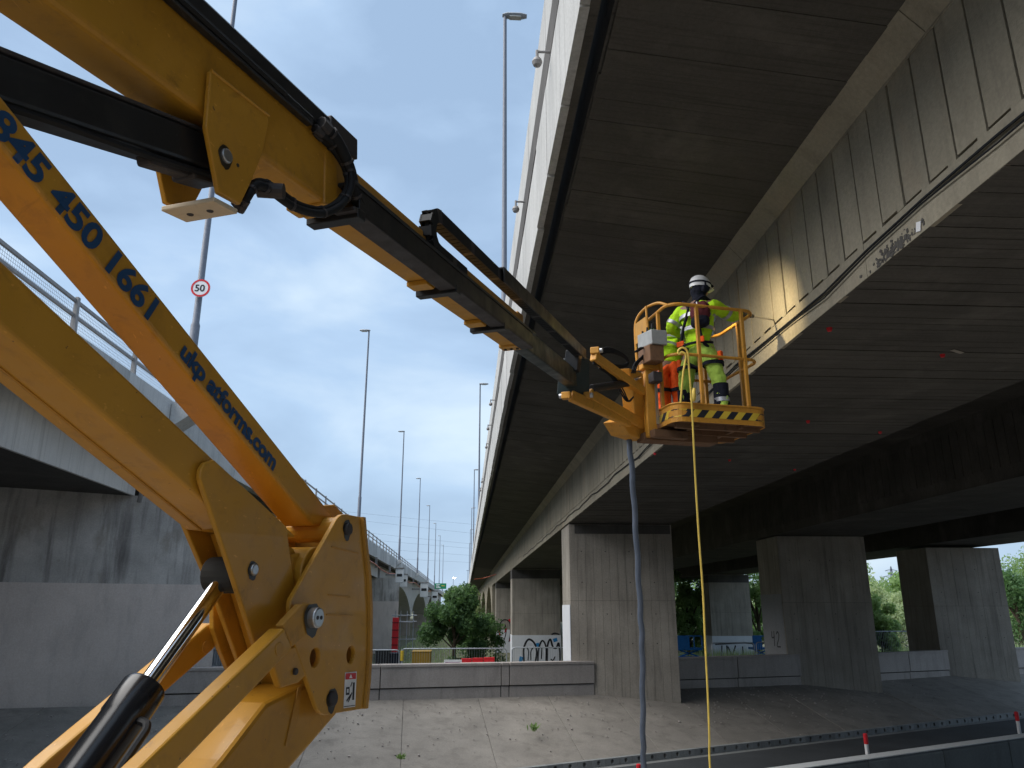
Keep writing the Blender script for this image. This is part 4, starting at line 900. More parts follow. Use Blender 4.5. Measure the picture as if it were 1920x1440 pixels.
def person(J, label, jacket, trousers, yaw):
    fw = Vector((math.sin(yaw), math.cos(yaw), 0)); rt = Vector((fw.y, -fw.x, 0)); V = {k: Vector(v) for k, v in J.items()}
    hd = V['head']; hf = V['look'].normalized()
    # continuous body
    names = ['pelvis', 'waist', 'chest', 'neck', 'jaw', 'head', 'crown']; V['jaw'] = hd-UP*.075+hf*.02; V['crown'] = hd+UP*.075-hf*.005
    rad = dict(pelvis=(.14, .11), waist=(.125, .095), chest=(.15, .105), neck=(.055, .055), jaw=(.06, .065), head=(.083, .09), crown=(.065, .07),
               shR=(.07, .07), elR=(.045, .045), haR=(.03, .035), shL=(.07, .07), elL=(.045, .045), haL=(.03, .035), hiR=(.095, .095), knR=(.06, .06), anR=(.042, .042), toR=(.035, .03), hiL=(.095, .095), knL=(.06, .06), anL=(.042, .042), toL=(.035, .03), nose=(.016, .016))
    V['nose'] = hd+hf*.105-UP*.015
    for s_, sg in (('R', 1), ('L', -1)): V['to'+s_] = V['an'+s_]+fw*.15+rt*.03*sg-UP*.05; V['to'+s_].z = FZ+.045
    order = names+['shR', 'elR', 'haR', 'shL', 'elL', 'haL', 'hiR', 'knR', 'anR', 'toR', 'hiL', 'knL', 'anL', 'toL', 'nose']; ix = {n_: i for i, n_ in enumerate(order)}
    E = [('pelvis', 'waist'), ('waist', 'chest'), ('chest', 'neck'), ('neck', 'jaw'), ('jaw', 'head'), ('head', 'crown'), ('head', 'nose')]
    for s_ in 'RL': E += [('chest', 'sh'+s_), ('sh'+s_, 'el'+s_), ('el'+s_, 'ha'+s_), ('pelvis', 'hi'+s_), ('hi'+s_, 'kn'+s_), ('kn'+s_, 'an'+s_), ('an'+s_, 'to'+s_)]
    body = put('person', skin_mesh('person', [(V[n_], *rad[n_]) for n_ in order], [(ix[a], ix[b]) for a, b in E], K['skin']))
    tag(body, label, 'person', 'workers in the basket')
    # jacket
    hem = V['pelvis']-UP*.07; col_ = V['neck']-UP*.03
    def half(a, b, f): return V[a].lerp(V[b], f)
    jp = [(hem, .188, .152), (V['waist'], .175, .14), (V['chest'], .195, .145), (col_, .075, .075)]; je = [(0, 1), (1, 2), (2, 3)]
    for s_ in 'RL':
        b = len(jp); jp += [(V['sh'+s_], .098, .098), (half('sh'+s_, 'el'+s_, .5)+UP*.0, .088, .088), (V['el'+s_], .075, .075), (half('el'+s_, 'ha'+s_, .45), .068, .068), (half('el'+s_, 'ha'+s_, .86), .055, .055)]
        je += [(2, b), (b, b+1), (b+1, b+2), (b+2, b+3), (b+3, b+4)]
    jk = put('jacket', skin_mesh('jacket', jp, je, K[jacket], 1, 3, .045), body)
    # trousers
    tp = [(V['pelvis']+UP*.04, .15, .125), (V['pelvis']-UP*.06, .155, .13)]; te = [(0, 1)]
    for s_ in 'RL':
        b = len(tp); tp += [(V['hi'+s_], .115, .115), (half('hi'+s_, 'kn'+s_, .5), .105, .105), (V['kn'+s_], .088, .088), (half('kn'+s_, 'an'+s_, .5), .08, .08), (V['an'+s_]+UP*.0, .078, .078)]
        te += [(1, b), (b, b+1), (b+1, b+2), (b+2, b+3), (b+3, b+4)]
    tz = put('trousers', skin_mesh('trousers', tp, te, K[trousers], 1, 3, .04), body)
    for s_, sg in (('R', 1), ('L', -1)):
        bt = skin_mesh('boot', [(V['an'+s_]+UP*.06, .062, .062), (V['an'+s_]-UP*.03, .06, .06), (V['to'+s_], .05, .042)], [(0, 1), (1, 2)], K['navy']); put('boot', bt, body)
        kn = V['kn'+s_]; dv = (V['an'+s_]-V['hi'+s_]).normalized()
        ellring(half('kn'+s_, 'an'+s_, .62), rt, fw, .083, .083, .05, .006, K['silver'], 'reflective_band', tz, dv)
    ax = (V['chest']-V['waist']).normalized(); lat = (V['shR']-V['shL']).normalized(); fo = lat.cross(ax)
    ellring(V['waist']-ax*.03, lat, fo, .205, .165, .05, .006, K['silver'], 'reflective_band', jk, ax)
    ellring(V['waist'].lerp(V['chest'], .62), lat, fo, .222, .172, .05, .006, K['silver'], 'reflective_band', jk, ax)
    for s_ in 'RL':
        d = (V['el'+s_]-V['sh'+s_]).normalized(); a1 = d.orthogonal().normalized(); ellring(half('sh'+s_, 'el'+s_, .72), a1, d.cross(a1), .084, .084, .045, .005, K['silver'], 'reflective_band', jk, d)
        d2 = (V['ha'+s_]-V['el'+s_]); hand(V['ha'+s_]+d2.normalized()*.02, d2, 1 if s_ == 'L' else -1, UP, K['glove'], 'glove', body)
    # helmet with strap, ear defenders, lamp
    hc = hd+UP*.045; m = MB(); n = 20; vs = []; fs = []; prof = [(1.0, -.01), (1.0, .03), (.95, .075), (.8, .118), (.52, .148), (.2, .160), (0.001, .162)]; hr = hf.cross(UP).normalized()
    for r, z in prof:
        for i in range(n): q = 2*math.pi*i/n; vs.append(hc+hf*(.138*r*math.cos(q)*(1.0))+hr*(.116*r*math.sin(q))+UP*z)
    for k_ in range(len(prof)-1):
        for i in range(n): j = (i+1) % n; fs.append((k_*n+i, k_*n+j, (k_+1)*n+j, (k_+1)*n+i))
    m.add(vs, fs); hm = m.build('helmet', K['helmet'], body, True)
    m = MB(); m.prism([hc+hf*(.12)+hr*.075-UP*.012, hc+hf*.165+hr*.05-UP*.02, hc+hf*.172-UP*.02, hc+hf*.165-hr*.05-UP*.02, hc+hf*.12-hr*.075-UP*.012], UP*.012); m.build('peak', K['helmet'], hm, True)
    ellring(hc+UP*.045, hf, hr, .138, .117, .022, .004, K['navy'], 'lamp_strap', hm, UP)
    lp = hc+hf*.15+UP*.045; MB().cyl(lp-hf*.02, lp+hf*.03, .028, n=14).build('head_lamp', K['ink'], hm, bevel=.004)
    MB().cyl(lp+hf*.030, lp+hf*.034, .018, n=12).build('lamp_glass', K['lit'], hm)
    for sg in (-1, 1):
        c = hd+hr*.098*sg-UP*.01; MB().lathe(c-hr*.0*sg, [(0, -.005), (.05, -.005), (.052, .02), (.04, .045), (0, .05)], 16, hr*sg).build('ear_defender', K['navy'], hm, True)
        MB().tube([c+hr*.03*sg, hc+hr*.118*sg+UP*.03], .012, 6).build('ear_cup_arm', K['navy'], hm)
    m = MB(); m.lathe(hd-hf*.028-UP*.01, [(0, -.12), (.07, -.10), (.098, -.03), (.10, .03), (.08, .07)], 16); m.build('hood', K['navy'], hm, True)
    m = MB(); m.lathe(hd-UP*.10-hf*.02, [(.085, -.07), (.095, -.02), (.088, .02)], 14); m.build('neck_warmer', K['navy'], body, True)
    return body, lp, V
floorz = FZ
HS = 1.045
J1 = dict(pelvis=(2.76, 8.66, FZ+.93*HS), waist=(2.77, 8.67, FZ+1.13*HS), chest=(2.79, 8.69, FZ+1.36*HS), neck=(2.81, 8.70, FZ+1.50*HS), head=(2.86, 8.72, FZ+1.64*HS), look=(.97, .26, -.05),
          shR=(2.95, 8.56, FZ+1.42*HS), elR=(3.22, 8.72, FZ+1.33*HS), haR=(3.46, 8.98, FZ+1.46*HS), shL=(2.63, 8.82, FZ+1.42*HS), elL=(2.49, 8.86, FZ+1.20*HS), haL=(2.72, 9.08, FZ+1.22*HS),
          hiR=(2.86, 8.57, FZ+.84*HS), knR=(2.93, 8.50, FZ+.47*HS), anR=(2.95, 8.46, FZ+.09*HS), hiL=(2.67, 8.75, FZ+.84*HS), knL=(2.62, 8.80, FZ+.47*HS), anL=(2.59, 8.83, FZ+.09*HS))
w1, lamp1, V1 = person(J1, 'worker in yellow hi-vis with white helmet and black knee pads, back to camera', 'hiviz', 'hiviz2', R(46))
# knee pads, harness, back pouch for the near worker
fw1 = Vector((math.sin(R(46)), math.cos(R(46)), 0)); rt1 = Vector((fw1.y, -fw1.x, 0)); bk1 = -fw1
for s_ in 'RL':
    c = V1['kn'+s_].lerp(V1['an'+s_], .45)
    vs = []; m = MB(); n = 10
    for z in (-.20, -.1, .0, .13):
        for i in range(n): q = -math.pi*.95+math.pi*1.3*i/(n-1)+.2; vs.append(c+rt1*(.089*math.cos(q))+fw1*(.089*math.sin(q))+UP*z)
    m.add(vs, [(k*n+i, k*n+i+1, (k+1)*n+i+1, (k+1)*n+i) for k in range(3) for i in range(n-1)]); m.build('leg_panel', K['navy'], w1, True)
    ellring(V1['hi'+s_].lerp(V1['kn'+s_], .45), rt1, fw1, .118, .118, .045, .008, K['navy'], 'harness_strap', w1, UP)
    MB().box(V1['hi'+s_].lerp(V1['kn'+s_], .25)+rt1*(.118 if s_ == 'R' else -.118), (.05, .06, .13), Matrix.Rotation(-R(46), 3, 'Z')).build('pocket_flash', K['orange'], w1, bevel=.01)
def strap(pts, r=.02, mat='navy', nm='harness_strap'): MB().tube(spline(pts, 6), r, 6).build(nm, K[mat], w1, True)
ch = V1['chest']; wa = V1['waist']; pe = V1['pelvis']
strap([ch-rt1*.15+UP*.13+fw1*.06, ch-rt1*.13+UP*.14+bk1*.09, ch-rt1*.03+bk1*.165, wa-rt1*.10+bk1*.155, pe-rt1*.15+bk1*.13, pe-rt1*.16-UP*.06+bk1*.05])
strap([ch+rt1*.15+UP*.13+fw1*.06, ch+rt1*.13+UP*.14+bk1*.09, ch+rt1*.04+bk1*.165, wa+rt1*.10+bk1*.155, pe+rt1*.14+bk1*.13, pe+rt1*.16-UP*.06+bk1*.05])
strap([pe-rt1*.2+UP*.0, pe-rt1*.1-UP*.01+bk1*.155, pe+rt1*.1-UP*.01+bk1*.155, pe+rt1*.2], .016)
strap([pe-rt1*.06-UP*.05+bk1*.15, pe-rt1*.1-UP*.2+bk1*.12, pe+rt1*.02-UP*.30+bk1*.05], .016)
for a, b in ((-.15, .02), (.12, .02)): MB().box(pe+rt1*a+UP*b+bk1*.15, (.10, .02, .07), Matrix.Rotation(-R(46), 3, 'Z')).build('pocket_flash', K['orange'], w1, bevel=.008)
bp_ = ch+rt1*.13+bk1*.17-UP*.10
bpk = thing('harness_pack', tuple(bp_), 'dark maroon and black fall arrest pack on the near worker back', 'pack')
def lump(c, sx, sy, sz_, mat, nm):
    m = MB(); vs = []; fs = []; n = 14; pr = [(-1, .0), (-.92, .6), (-.6, .93), (0, 1), (.6, .93), (.92, .6), (1, 0)]
    for z, r in pr:
        for i in range(n):
            q = 2*math.pi*i/n; ca, sa = math.cos(q), math.sin(q); f = (abs(ca)**3+abs(sa)**3)**(-1/3)
            vs.append(c+rt1*(sx*r*ca*f)+bk1*(sy*r*sa*f)+UP*(sz_*z))
    for k in range(6):
        for i in range(n): j = (i+1) % n; fs.append((k*n+i, k*n+j, (k+1)*n+j, (k+1)*n+i))
    m.add(vs, fs); return m.build(nm, mat, bpk, True)
lump(bp_+UP*.02, .125, .065, .13, K['maroon'], 'pack_body'); lump(bp_-UP*.11+bk1*.015, .115, .07, .075, K['navy'], 'pack_base')
MB().box(bp_+bk1*.067+UP*.03, (.012, .008, .2), Matrix.Rotation(-R(46), 3, 'Z')).build('pack_zip', K['silver'], bpk)
# hammer drill held against the web
hR = V1['haR']; tip = Vector((4.085, 9.5, FZ+1.66)); dd = (tip-hR).normalized()
dr = thing('hammer_drill', tuple(hR), 'dark hammer drill held against the bridge web by the worker', 'drill')
MB().lathe(hR-dd*.06, [(0, 0), (.03, .0), (.045, .04), (.045, .20), (.03, .24), (.024, .34), (0, .34)], 14, dd).build('drill_body', K['ink'], dr, True)
MB().cyl(hR+dd*.26, tip, .011, n=8).build('drill_bit', K['steel'], dr); MB().tube([hR-dd*.02, hR-dd*.03-UP*.12], .022, 8).build('drill_handle', K['maroon'], dr, True)
# headlamp light
ld = bpy.data.lights.new('head_lamp_light', 'SPOT'); ld.energy = 42; ld.color = (1, .80, .45); ld.spot_size = R(100); ld.spot_blend = 1.0; ld.shadow_soft_size = .02
lo = bpy.data.objects.new('head_lamp_light', ld); COL.objects.link(lo); hfw = Vector(J1['look']).normalized(); lo.location = lamp1+hfw*.05
lo.rotation_euler = (Vector((4.1, 9.5, FZ+1.45))-lamp1).to_track_quat('-Z', 'Y').to_euler(); par(lo, w1)
# second worker, bent over at the controls, mostly hidden
J2 = dict(pelvis=(2.50, 9.12, FZ+.90), waist=(2.53, 9.16, FZ+1.06), chest=(2.62, 9.26, FZ+1.20), neck=(2.72, 9.36, FZ+1.26), head=(2.82, 9.44, FZ+1.28), look=(.5, .8, -.3),
          shR=(2.70, 9.14, FZ+1.22), elR=(2.80, 9.12, FZ+1.0), haR=(2.92, 9.30, FZ+.92), shL=(2.48, 9.30, FZ+1.26), elL=(2.38, 9.20, FZ+1.15), haL=(2.30, 9.02, FZ+1.24),
          hiR=(2.58, 9.06, FZ+.80), knR=(2.60, 9.04, FZ+.44), anR=(2.62, 9.06, FZ+.09), hiL=(2.42, 9.10, FZ+.80), knL=(2.42, 9.08, FZ+.44), anL=(2.44, 9.12, FZ+.09))
w2, lp2, V2 = person(J2, 'second worker in orange trousers bent over behind the first', 'hiviz', 'orange', R(25))
for s_ in 'RL': ellring(V2['hi'+s_].lerp(V2['kn'+s_], .8), Vector((1, 0, 0)), Vector((0, 1, 0)), .1, .1, .045, .008, K['navy'], 'harness_strap', w2, UP)

# ================================================================== HOSE AND CABLE hanging to the road
hp = [atD(1178, 818, 9.15), atD(1184, 870, 9.1), atD(1190, 960, 9.1), atD(1196, 1060, 9.1), atD(1201, 1150, 9.1), atD(1204, 1210, 9.1), atD(1205, 1300, 9.1), atD(1206, 1390, 9.1), atD(1208, 1450, 9.1)]
q = hp[-1]; hp += [Vector((q.x+.02, q.y+.05, q.z*.5)), Vector((q.x+.05, q.y+.1, .2)), Vector((q.x+.3, q.y-.2, .04)), Vector((q.x+1.2, q.y-.9, .04))]
hp = spline(hp, 8); hp = [p+Vector((.006*math.sin(i*.9), 0, 0)) for i, p in enumerate(hp)]
ho = MB().tube(hp, .033, 12).build('air_hose', K['hose'], None, True); tag(ho, 'thick blue-grey hose hanging from the basket to the road', 'hose')
cpx = [(1276, 755), (1281, 700), (1286, 668), (1279, 660), (1273, 664), (1272, 657), (1280, 652), (1289, 660), (1292, 690), (1296, 740), (1298, 775), (1303, 880), (1310, 1000), (1318, 1110), (1322, 1200), (1327, 1300), (1330, 1380), (1332, 1450)]
cp = [atD(x, y, 8.50) for x, y in cpx]; q = cp[-1]; cp += [Vector((q.x+.03, q.y+.02, q.z*.5)), Vector((q.x+.05, q.y+.05, .1)), Vector((q.x+.3, q.y-.3, .02)), Vector((q.x+1.4, q.y-.6, .02))]
cb_ = thing('power_cable', (cp[-1].x, cp[-1].y, 0), 'thin yellow power cable looped over the basket rail and hanging down', 'cable')
MB().tube(spline(cp, 8), .0115, 8).build('cord', K['cable'], cb_, True)
pc = atD(1298, 742, 8.7); MB().lathe(pc-UP*.06, [(0, 0), (.025, 0), (.032, .02), (.032, .08), (.022, .1), (.018, .15), (0, .15)], 12, Vector((.2, 0, 1))).build('plug', K['cable'], cb_, True)

# ================================================================== TREES AND PLANTS
def tree(name, loc, h, rx, rz, mat, label, group, nleaf=3500, trunk=True, ls=.16, low=.12, seed=0):
    rnd = random.Random(seed); loc = Vector(loc); t = thing(name, tuple(loc), label, 'tree' if h > 2 else 'plant', group)
    tm = MB(); hh = h*.72; tm.tube([loc, loc+Vector((.05*h*.2, 0, h*.3)), loc+Vector((-.03*h*.2, 0, hh))], [h*.028, h*.02, h*.006], 8)
    cl = []
    for i in range(16):
        a = rnd.random()*6.28; zf = rnd.uniform(low, .92); rr = rx*math.sqrt(max(.05, 1-(2*(zf-low)/(1-low)-.85)**2*.75))*rnd.uniform(.45, .95)
        e_ = loc+Vector((rr*math.cos(a), rr*math.sin(a), h*zf)); cl.append((e_, rnd.uniform(.26, .46)*rx))
        if i < 12: s0 = loc+UP*h*max(.12, zf*.55); tm.tube([s0, s0.lerp(e_, .55)+UP*.05*h, e_], [h*.011, h*.007, h*.003], 5)
    for i in range(8): cl.append((loc+Vector((rnd.gauss(0, .25)*rx, rnd.gauss(0, .25)*rx, h*rnd.uniform(.35, .9))), rx*rnd.uniform(.3, .45)))
    tm.build('trunk', K['bark'], t, True)
    m = MB(); vs = []; fs = []
    for i in range(nleaf):
        c, r = rnd.choice(cl); d = Vector((rnd.gauss(0, 1), rnd.gauss(0, 1), rnd.gauss(0, .8))).normalized()*(r*rnd.uniform(.45, 1.08)); p = c+d
        if p.z < loc.z+.05: continue
        n_ = (d.normalized()+Vector((rnd.gauss(0, .6), rnd.gauss(0, .6), rnd.gauss(0, .6)))).normalized(); a = n_.orthogonal().normalized(); b = n_.cross(a); q = rnd.random()*6.28
        a, b = a*math.cos(q)+b*math.sin(q), b*math.cos(q)-a*math.sin(q); s_ = ls*rnd.uniform(.6, 1.4); k = len(vs)
        vs += [p-a*s_, p+b*s_*.45, p+a*s_, p-b*s_*.45]; fs.append((k, k+1, k+2, k+3))
    m.add(vs, fs); me = m.mesh('crown', K[mat]); put('crown', me, t)
    return t
def gz(px, py, Y): p = onY(px, py, Y); return p
GZ = 1.1
def gx(px, Y): return onY(px, 1140, Y).x
tree('bushy_tree', (gx(852, 60), 60, gzf(60)), 5.9, 2.25, 0, 'leafA', 'dense dark green bushy tree between the two bridges', None, 20000, ls=.14, low=.0, seed=1)
tree('bushy_tree', (gx(905, 64), 64, gzf(64)), 4.0, 1.8, 0, 'leafA', 'smaller dark bush beside the graffiti column', None, 6000, ls=.12, low=.0, seed=2)
tree('bushy_tree', (gx(868, 190), 190, gzf(190)), 9.6, 5.5, 0, 'leafC', 'pale yellowish tree far between the bridges', None, 3000, ls=.4, seed=3)
tr_list = [(1288, 84, 7.2, 2.4, 'leafB', 'leafy tree seen just right of the nearest column'), (1322, 92, 7.6, 2.8, 'leafA', 'darker tree behind the yellow cable'), (1262, 120, 12, 5, 'leafB', 'tall pale tree behind the nearest column'),
           (1418, 90, 9.0, 2.6, 'leafB', 'tree seen through the gap left of the graffiti 42'), (1470, 110, 10, 5, 'leafA', 'tree hidden mostly behind the second column'), (1625, 95, 9.2, 3.6, 'leafB', 'tall tree right of the second column'),
           (1665, 80, 6.3, 3.4, 'leafC', 'pale round bush between the two right columns'), (1700, 84, 6.0, 3.0, 'leafC', 'pale bush touching the rightmost column'), (1645, 64, 4.0, 1.6, 'leafB', 'low yellow green shrub behind the low wall'), (1770, 100, 9.5, 5, 'leafB', 'tree hidden mostly behind the rightmost column'),
           (1905, 88, 8.0, 3.6, 'leafA', 'dark tree at the right edge of the picture'), (1940, 105, 11, 5, 'leafB', 'taller tree at the far right edge')]
for i, (px, Y, h, rx, mt, lab) in enumerate(tr_list): tree('tree', (gx(px, Y), Y, gzf(Y)), h+1.45-gzf(Y), rx, 0, mt, lab, 'trees beyond the right bridge', 5500, ls=.2, low=.05, seed=20+i)
for i in range(10):
    Y = 175+random.uniform(-12, 12); px = 1180+i*85; tree('tree', (gx(px, Y), Y, gzf(Y)), random.uniform(9.5, 13), 7.5, 0, 'leafC' if i % 2 else 'leafB', ['far tree, leftmost of the belt under the right bridge', 'second far tree of the belt under the right bridge', 'third far tree of the belt under the right bridge', 'fourth far tree of the belt, behind the first column gap', 'fifth far tree of the belt, behind the second column', 'sixth far tree of the belt, behind the second column', 'seventh far tree of the belt, in the gap by the pylon', 'eighth far tree of the belt, behind the rightmost column', 'ninth far tree of the belt, near the right edge', 'far tree, rightmost of the belt under the right bridge'][i], 'far tree belt on the right', 1800, ls=.55, low=.02, seed=60+i)
# rough grass strip beyond the wall
gm_ = MB(); vs = []; fs = []; rg = random.Random(4)
def blades(x0, x1, y0, y1, n, hmin, hmax):
    for i in range(n):
        x = rg.uniform(x0, x1); y = rg.uniform(y0, y1); h = rg.uniform(hmin, hmax); a = rg.random()*6.28; wv = .03+.02*rg.random(); k = len(vs); c, s = math.cos(a)*wv, math.sin(a)*wv
        g_ = gzf(y-(x-5)*.4); vs.extend([(x-c, y-s, g_), (x+c, y+s, g_), (x+rg.gauss(0, .08), y+rg.gauss(0, .08), g_+h)]); fs.append((k, k+1, k+2))
blades(-6, 3.5, 47, 58, 5000, .1, .4); blades(18, 75, 55, 80, 9000, .3, 1.1); blades(-9, 3.5, 75, 180, 5000, .2, .6)
gr = MB().add(vs, fs).build('rough_grass', K['leafC']); tag(gr, 'rough pale grass growing beyond the low walls', 'grass', kind='stuff')
def weed(px, py, Y, h, n, label, seed):
    p = onY(px, py, Y); rnd = random.Random(seed); m = MB(); st = thing('weed', tuple(p), label, 'weed', 'weeds on the paved slope')
    vs = []; fs = []
    for i in range(n):
        a = rnd.random()*6.28; r = rnd.uniform(.2, 1)*h*.8; b = p+Vector((rnd.gauss(0, .05), rnd.gauss(0, .05), 0)); e_ = b+Vector((r*math.cos(a), r*math.sin(a), h*rnd.uniform(.2, 1))); w_ = Vector((-math.sin(a), math.cos(a), .2))*h*.09; k = len(vs)
        md_ = b.lerp(e_, .5)+UP*h*.12; vs += [b, md_+w_, e_, md_-w_]; fs.append((k, k+1, k+2, k+3))
    m.add(vs, fs); m.build('leaves', K['leafB'], st)
weed(751, 1424, 21.6, .17, 60, 'small green weed tuft near the bottom of the paved slope', 1); weed(1001, 1372, 26.0, .3, 26, 'thin weed sprouting from the middle of the slope', 2); weed(262, 1352, 26.5, .16, 40, 'low weed at the foot of the left pier', 3)
p = onY(1057, 1304, 30.9); m = MB(); m.lathe(p, [(0, -.03), (.12, -.02), (.15, .04), (.09, .10), (0, .12)], 7); st_o = m.build('stone', K['dark'], None, True); tag(st_o, 'dark lump of rubble at the foot of the low wall', 'stone')

# ================================================================== SITE THINGS BEYOND THE WALL
def fence_panel(px0, px1, Y, zt, label, mat='galv', zb=None):
    zb = gzf(Y)
    x0, x1 = gx(px0, Y), gx(px1, Y); t = thing('barrier_panel', ((x0+x1)/2, Y, zb), label, 'fence panel', 'crowd control fence panels'); r = .16
    pts = [Vector((x0, Y, zb+.1)), Vector((x0, Y, zt-r))]+[Vector((x0+r-r*math.cos(a*math.pi/8), Y, zt-r+r*math.sin(a*math.pi/8))) for a in range(1, 5)]
    pts += [Vector((x1-r+r*math.sin(a*math.pi/8), Y, zt-r+r*math.cos(a*math.pi/8))) for a in range(0, 5)]+[Vector((x1, Y, zb+.1))]
    MB().tube(pts, .03, 7).build('frame', K[mat], t, True); MB().tube([(x0, Y, zb+.25), (x1, Y, zb+.25)], .02, 6).build('bottom_tube', K[mat], t)
    m = MB(); n = max(6, int((x1-x0)/.12))
    for i in range(1, n): x = x0+(x1-x0)*i/n; m.cyl((x, Y, zb+.25), (x, Y, zt-.01), .006, n=4, cap=False)
    m.build('bars', K[mat], t)
    for x in (x0+.3, x1-.3): MB().box((x, Y, zb+.05), (.05, .5, .05)).build('foot', K['galvd'], t)
for i, (a, b, Y, zt, lb2) in enumerate([(660, 752, 39, 2.55, 'grey fence panel beside the boom knuckle'), (757, 950, 40, 2.56, 'long grey fence panel in front of the bushy tree'), (960, 1066, 41, 2.55, 'fence panel in front of the graffiti column'),
        (1330, 1408, 47, 2.50, 'fence panel in front of the white based graffiti column'), (1412, 1470, 47.5, 2.5, 'fence panel beside the graffiti 42'), (1630, 1702, 54, 2.92, 'fence panel between the two right columns')]): fence_panel(a, b, Y, zt, lb2)
def simplebox(name, px, py0, py1, Y, wpx, dep, mat, label, cat, zb=None, group=None, lid=True):
    top = onY(px, py0, Y); wd = wpx/1502*Y; z0 = gzf(Y) if zb is None else zb; t = thing(name, (top.x, Y, z0), label, cat, group)
    MB().bb(top.x-wd/2, top.x+wd/2, Y, Y+dep, z0+.05, top.z-.06).build('body', K[mat], t, bevel=.03); MB().bb(top.x-wd/2-.03, top.x+wd/2+.03, Y-.03, Y+dep+.03, top.z-.06, top.z).build('lid', K[mat], t, bevel=.02)
    for s_ in (-1, 1): MB().bb(top.x+s_*wd*.42-.05, top.x+s_*wd*.42+.05, Y-.01, Y+dep, z0, z0+.05).build('skid', K['galvd'], t)
    for s_ in (-.3, .3): MB().bb(top.x+s_*wd-.03, top.x+s_*wd+.03, Y-.025, Y, z0+.1, top.z-.1).build('rib', K[mat], t)
    return t
simplebox('waste_skip', 790, 1221, 1236, 52, 34, 1.6, 'mustard', 'mustard yellow waste skip behind the fence, left of the tree', 'skip')
simplebox('site_cabinet', 717, 1219, 1246, 47, 26, 1.2, 'ink', 'dark site cabinet behind the left fence panel', 'cabinet')
simplebox('site_cabinet', 741, 1225, 1246, 46, 20, 1.2, 'navy', 'navy site cabinet with pale papers beside the dark one', 'cabinet')
rbz = onY(898, 1233, 37)
for i in range(3):
    x0 = gx(866+i*21, 37+i*.4); t = thing('plastic_barrier', (x0, 37, GZ), ['red plastic barrier, left one of three behind the wall', 'red plastic barrier, middle one of three behind the wall', 'red plastic barrier, right one of three behind the wall'][i], 'barrier', 'red plastic barriers')
    Yb = 37+i*.4; w_ = gx(866+i*21+20, Yb)-x0
    MB().bb(x0, x0+w_, Yb, Yb+.08, GZ+.12, 2.28).build('panel', K['red'], t, bevel=.02)
    for z in (1.75, 2.05): MB().bb(x0, x0+w_, Yb-.03, Yb+.11, z, z+.07).build('rib', K['red'], t, bevel=.01)
    for s_ in (.1, .9): MB().bb(x0+w_*s_-.06, x0+w_*s_+.06, Yb-.25, Yb+.33, GZ, GZ+.12).build('foot', K['rubber'], t)
pw = onY(849, 1237, 36.6); sgb = thing('notice_board', (pw.x, 36.6, GZ), 'low white notice board standing left of the red barriers', 'sign')
MB().bb(pw.x-.4, pw.x+.4, 36.6, 36.63, 1.75, pw.z).build('board', K['signwhite'], sgb); MB().bb(pw.x-.33, pw.x+.33, 36.59, 36.597, pw.z-.22, pw.z-.1).build('stripe', K['purple'], sgb)
for s_ in (-.3, .3): MB().bb(pw.x+s_-.02, pw.x+s_+.02, 36.64, 36.67, GZ, pw.z).build('leg', K['galvd'], sgb)
# yellow-sleeved post between fence panels
py_ = onY(754, 1224, 38.5); pp = thing('sleeved_post', (py_.x, 38.5, GZ), 'pale post with a yellow sleeve between the fence panels', 'post'); MB().cyl((py_.x, 38.5, GZ), (py_.x, 38.5, 2.62), .05, n=8).build('tube', K['galv'], pp); MB().cyl((py_.x, 38.5, 2.1), (py_.x, 38.5, 2.55), .075, n=8).build('sleeve', K['hazy'], pp)
# red mast lift and scaffold against the left viaduct's second pier
rm = onY(742, 1158, 92); ml = thing('mast_lift', (rm.x, 92, gzf(92)), 'red mast lift standing beside the far left pier', 'lift')
MB().bb(rm.x-.35, rm.x+.35, 92, 92.7, gzf(92)+.6, rm.z).build('mast', K['red'], ml, bevel=.05); MB().bb(rm.x-.7, rm.x+.7, 91.6, 93, gzf(92), gzf(92)+.6).build('base', K['red'], ml, bevel=.05)
for z in (.4, 1.2, 2.0, 2.8): MB().bb(rm.x-.38, rm.x+.38, 91.95, 92, z, z+.08).build('rung', K['maroon'], ml)
sc_ = thing('scaffold', (gx(760, 96), 96, -1.17), 'grey tube scaffold in the first left arch', 'scaffold')
xs_ = [gx(p_, 96) for p_ in (742, 752, 764, 776)]
for x in xs_: MB().cyl((x, 96, -1.17), (x, 96, 4.1), .05, n=6).build('standard', K['galv'], sc_)
for z in (.9, 2.9, 3.6): MB().cyl((xs_[0]-.4, 95.95, z), (xs_[-1]+.4, 95.95, z), .05, n=6).build('ledger', K['galv'], sc_)
MB().bb(xs_[0], xs_[-1], 95.6, 96.6, 2.75, 2.82).build('deck_boards', K['galvd'], sc_)
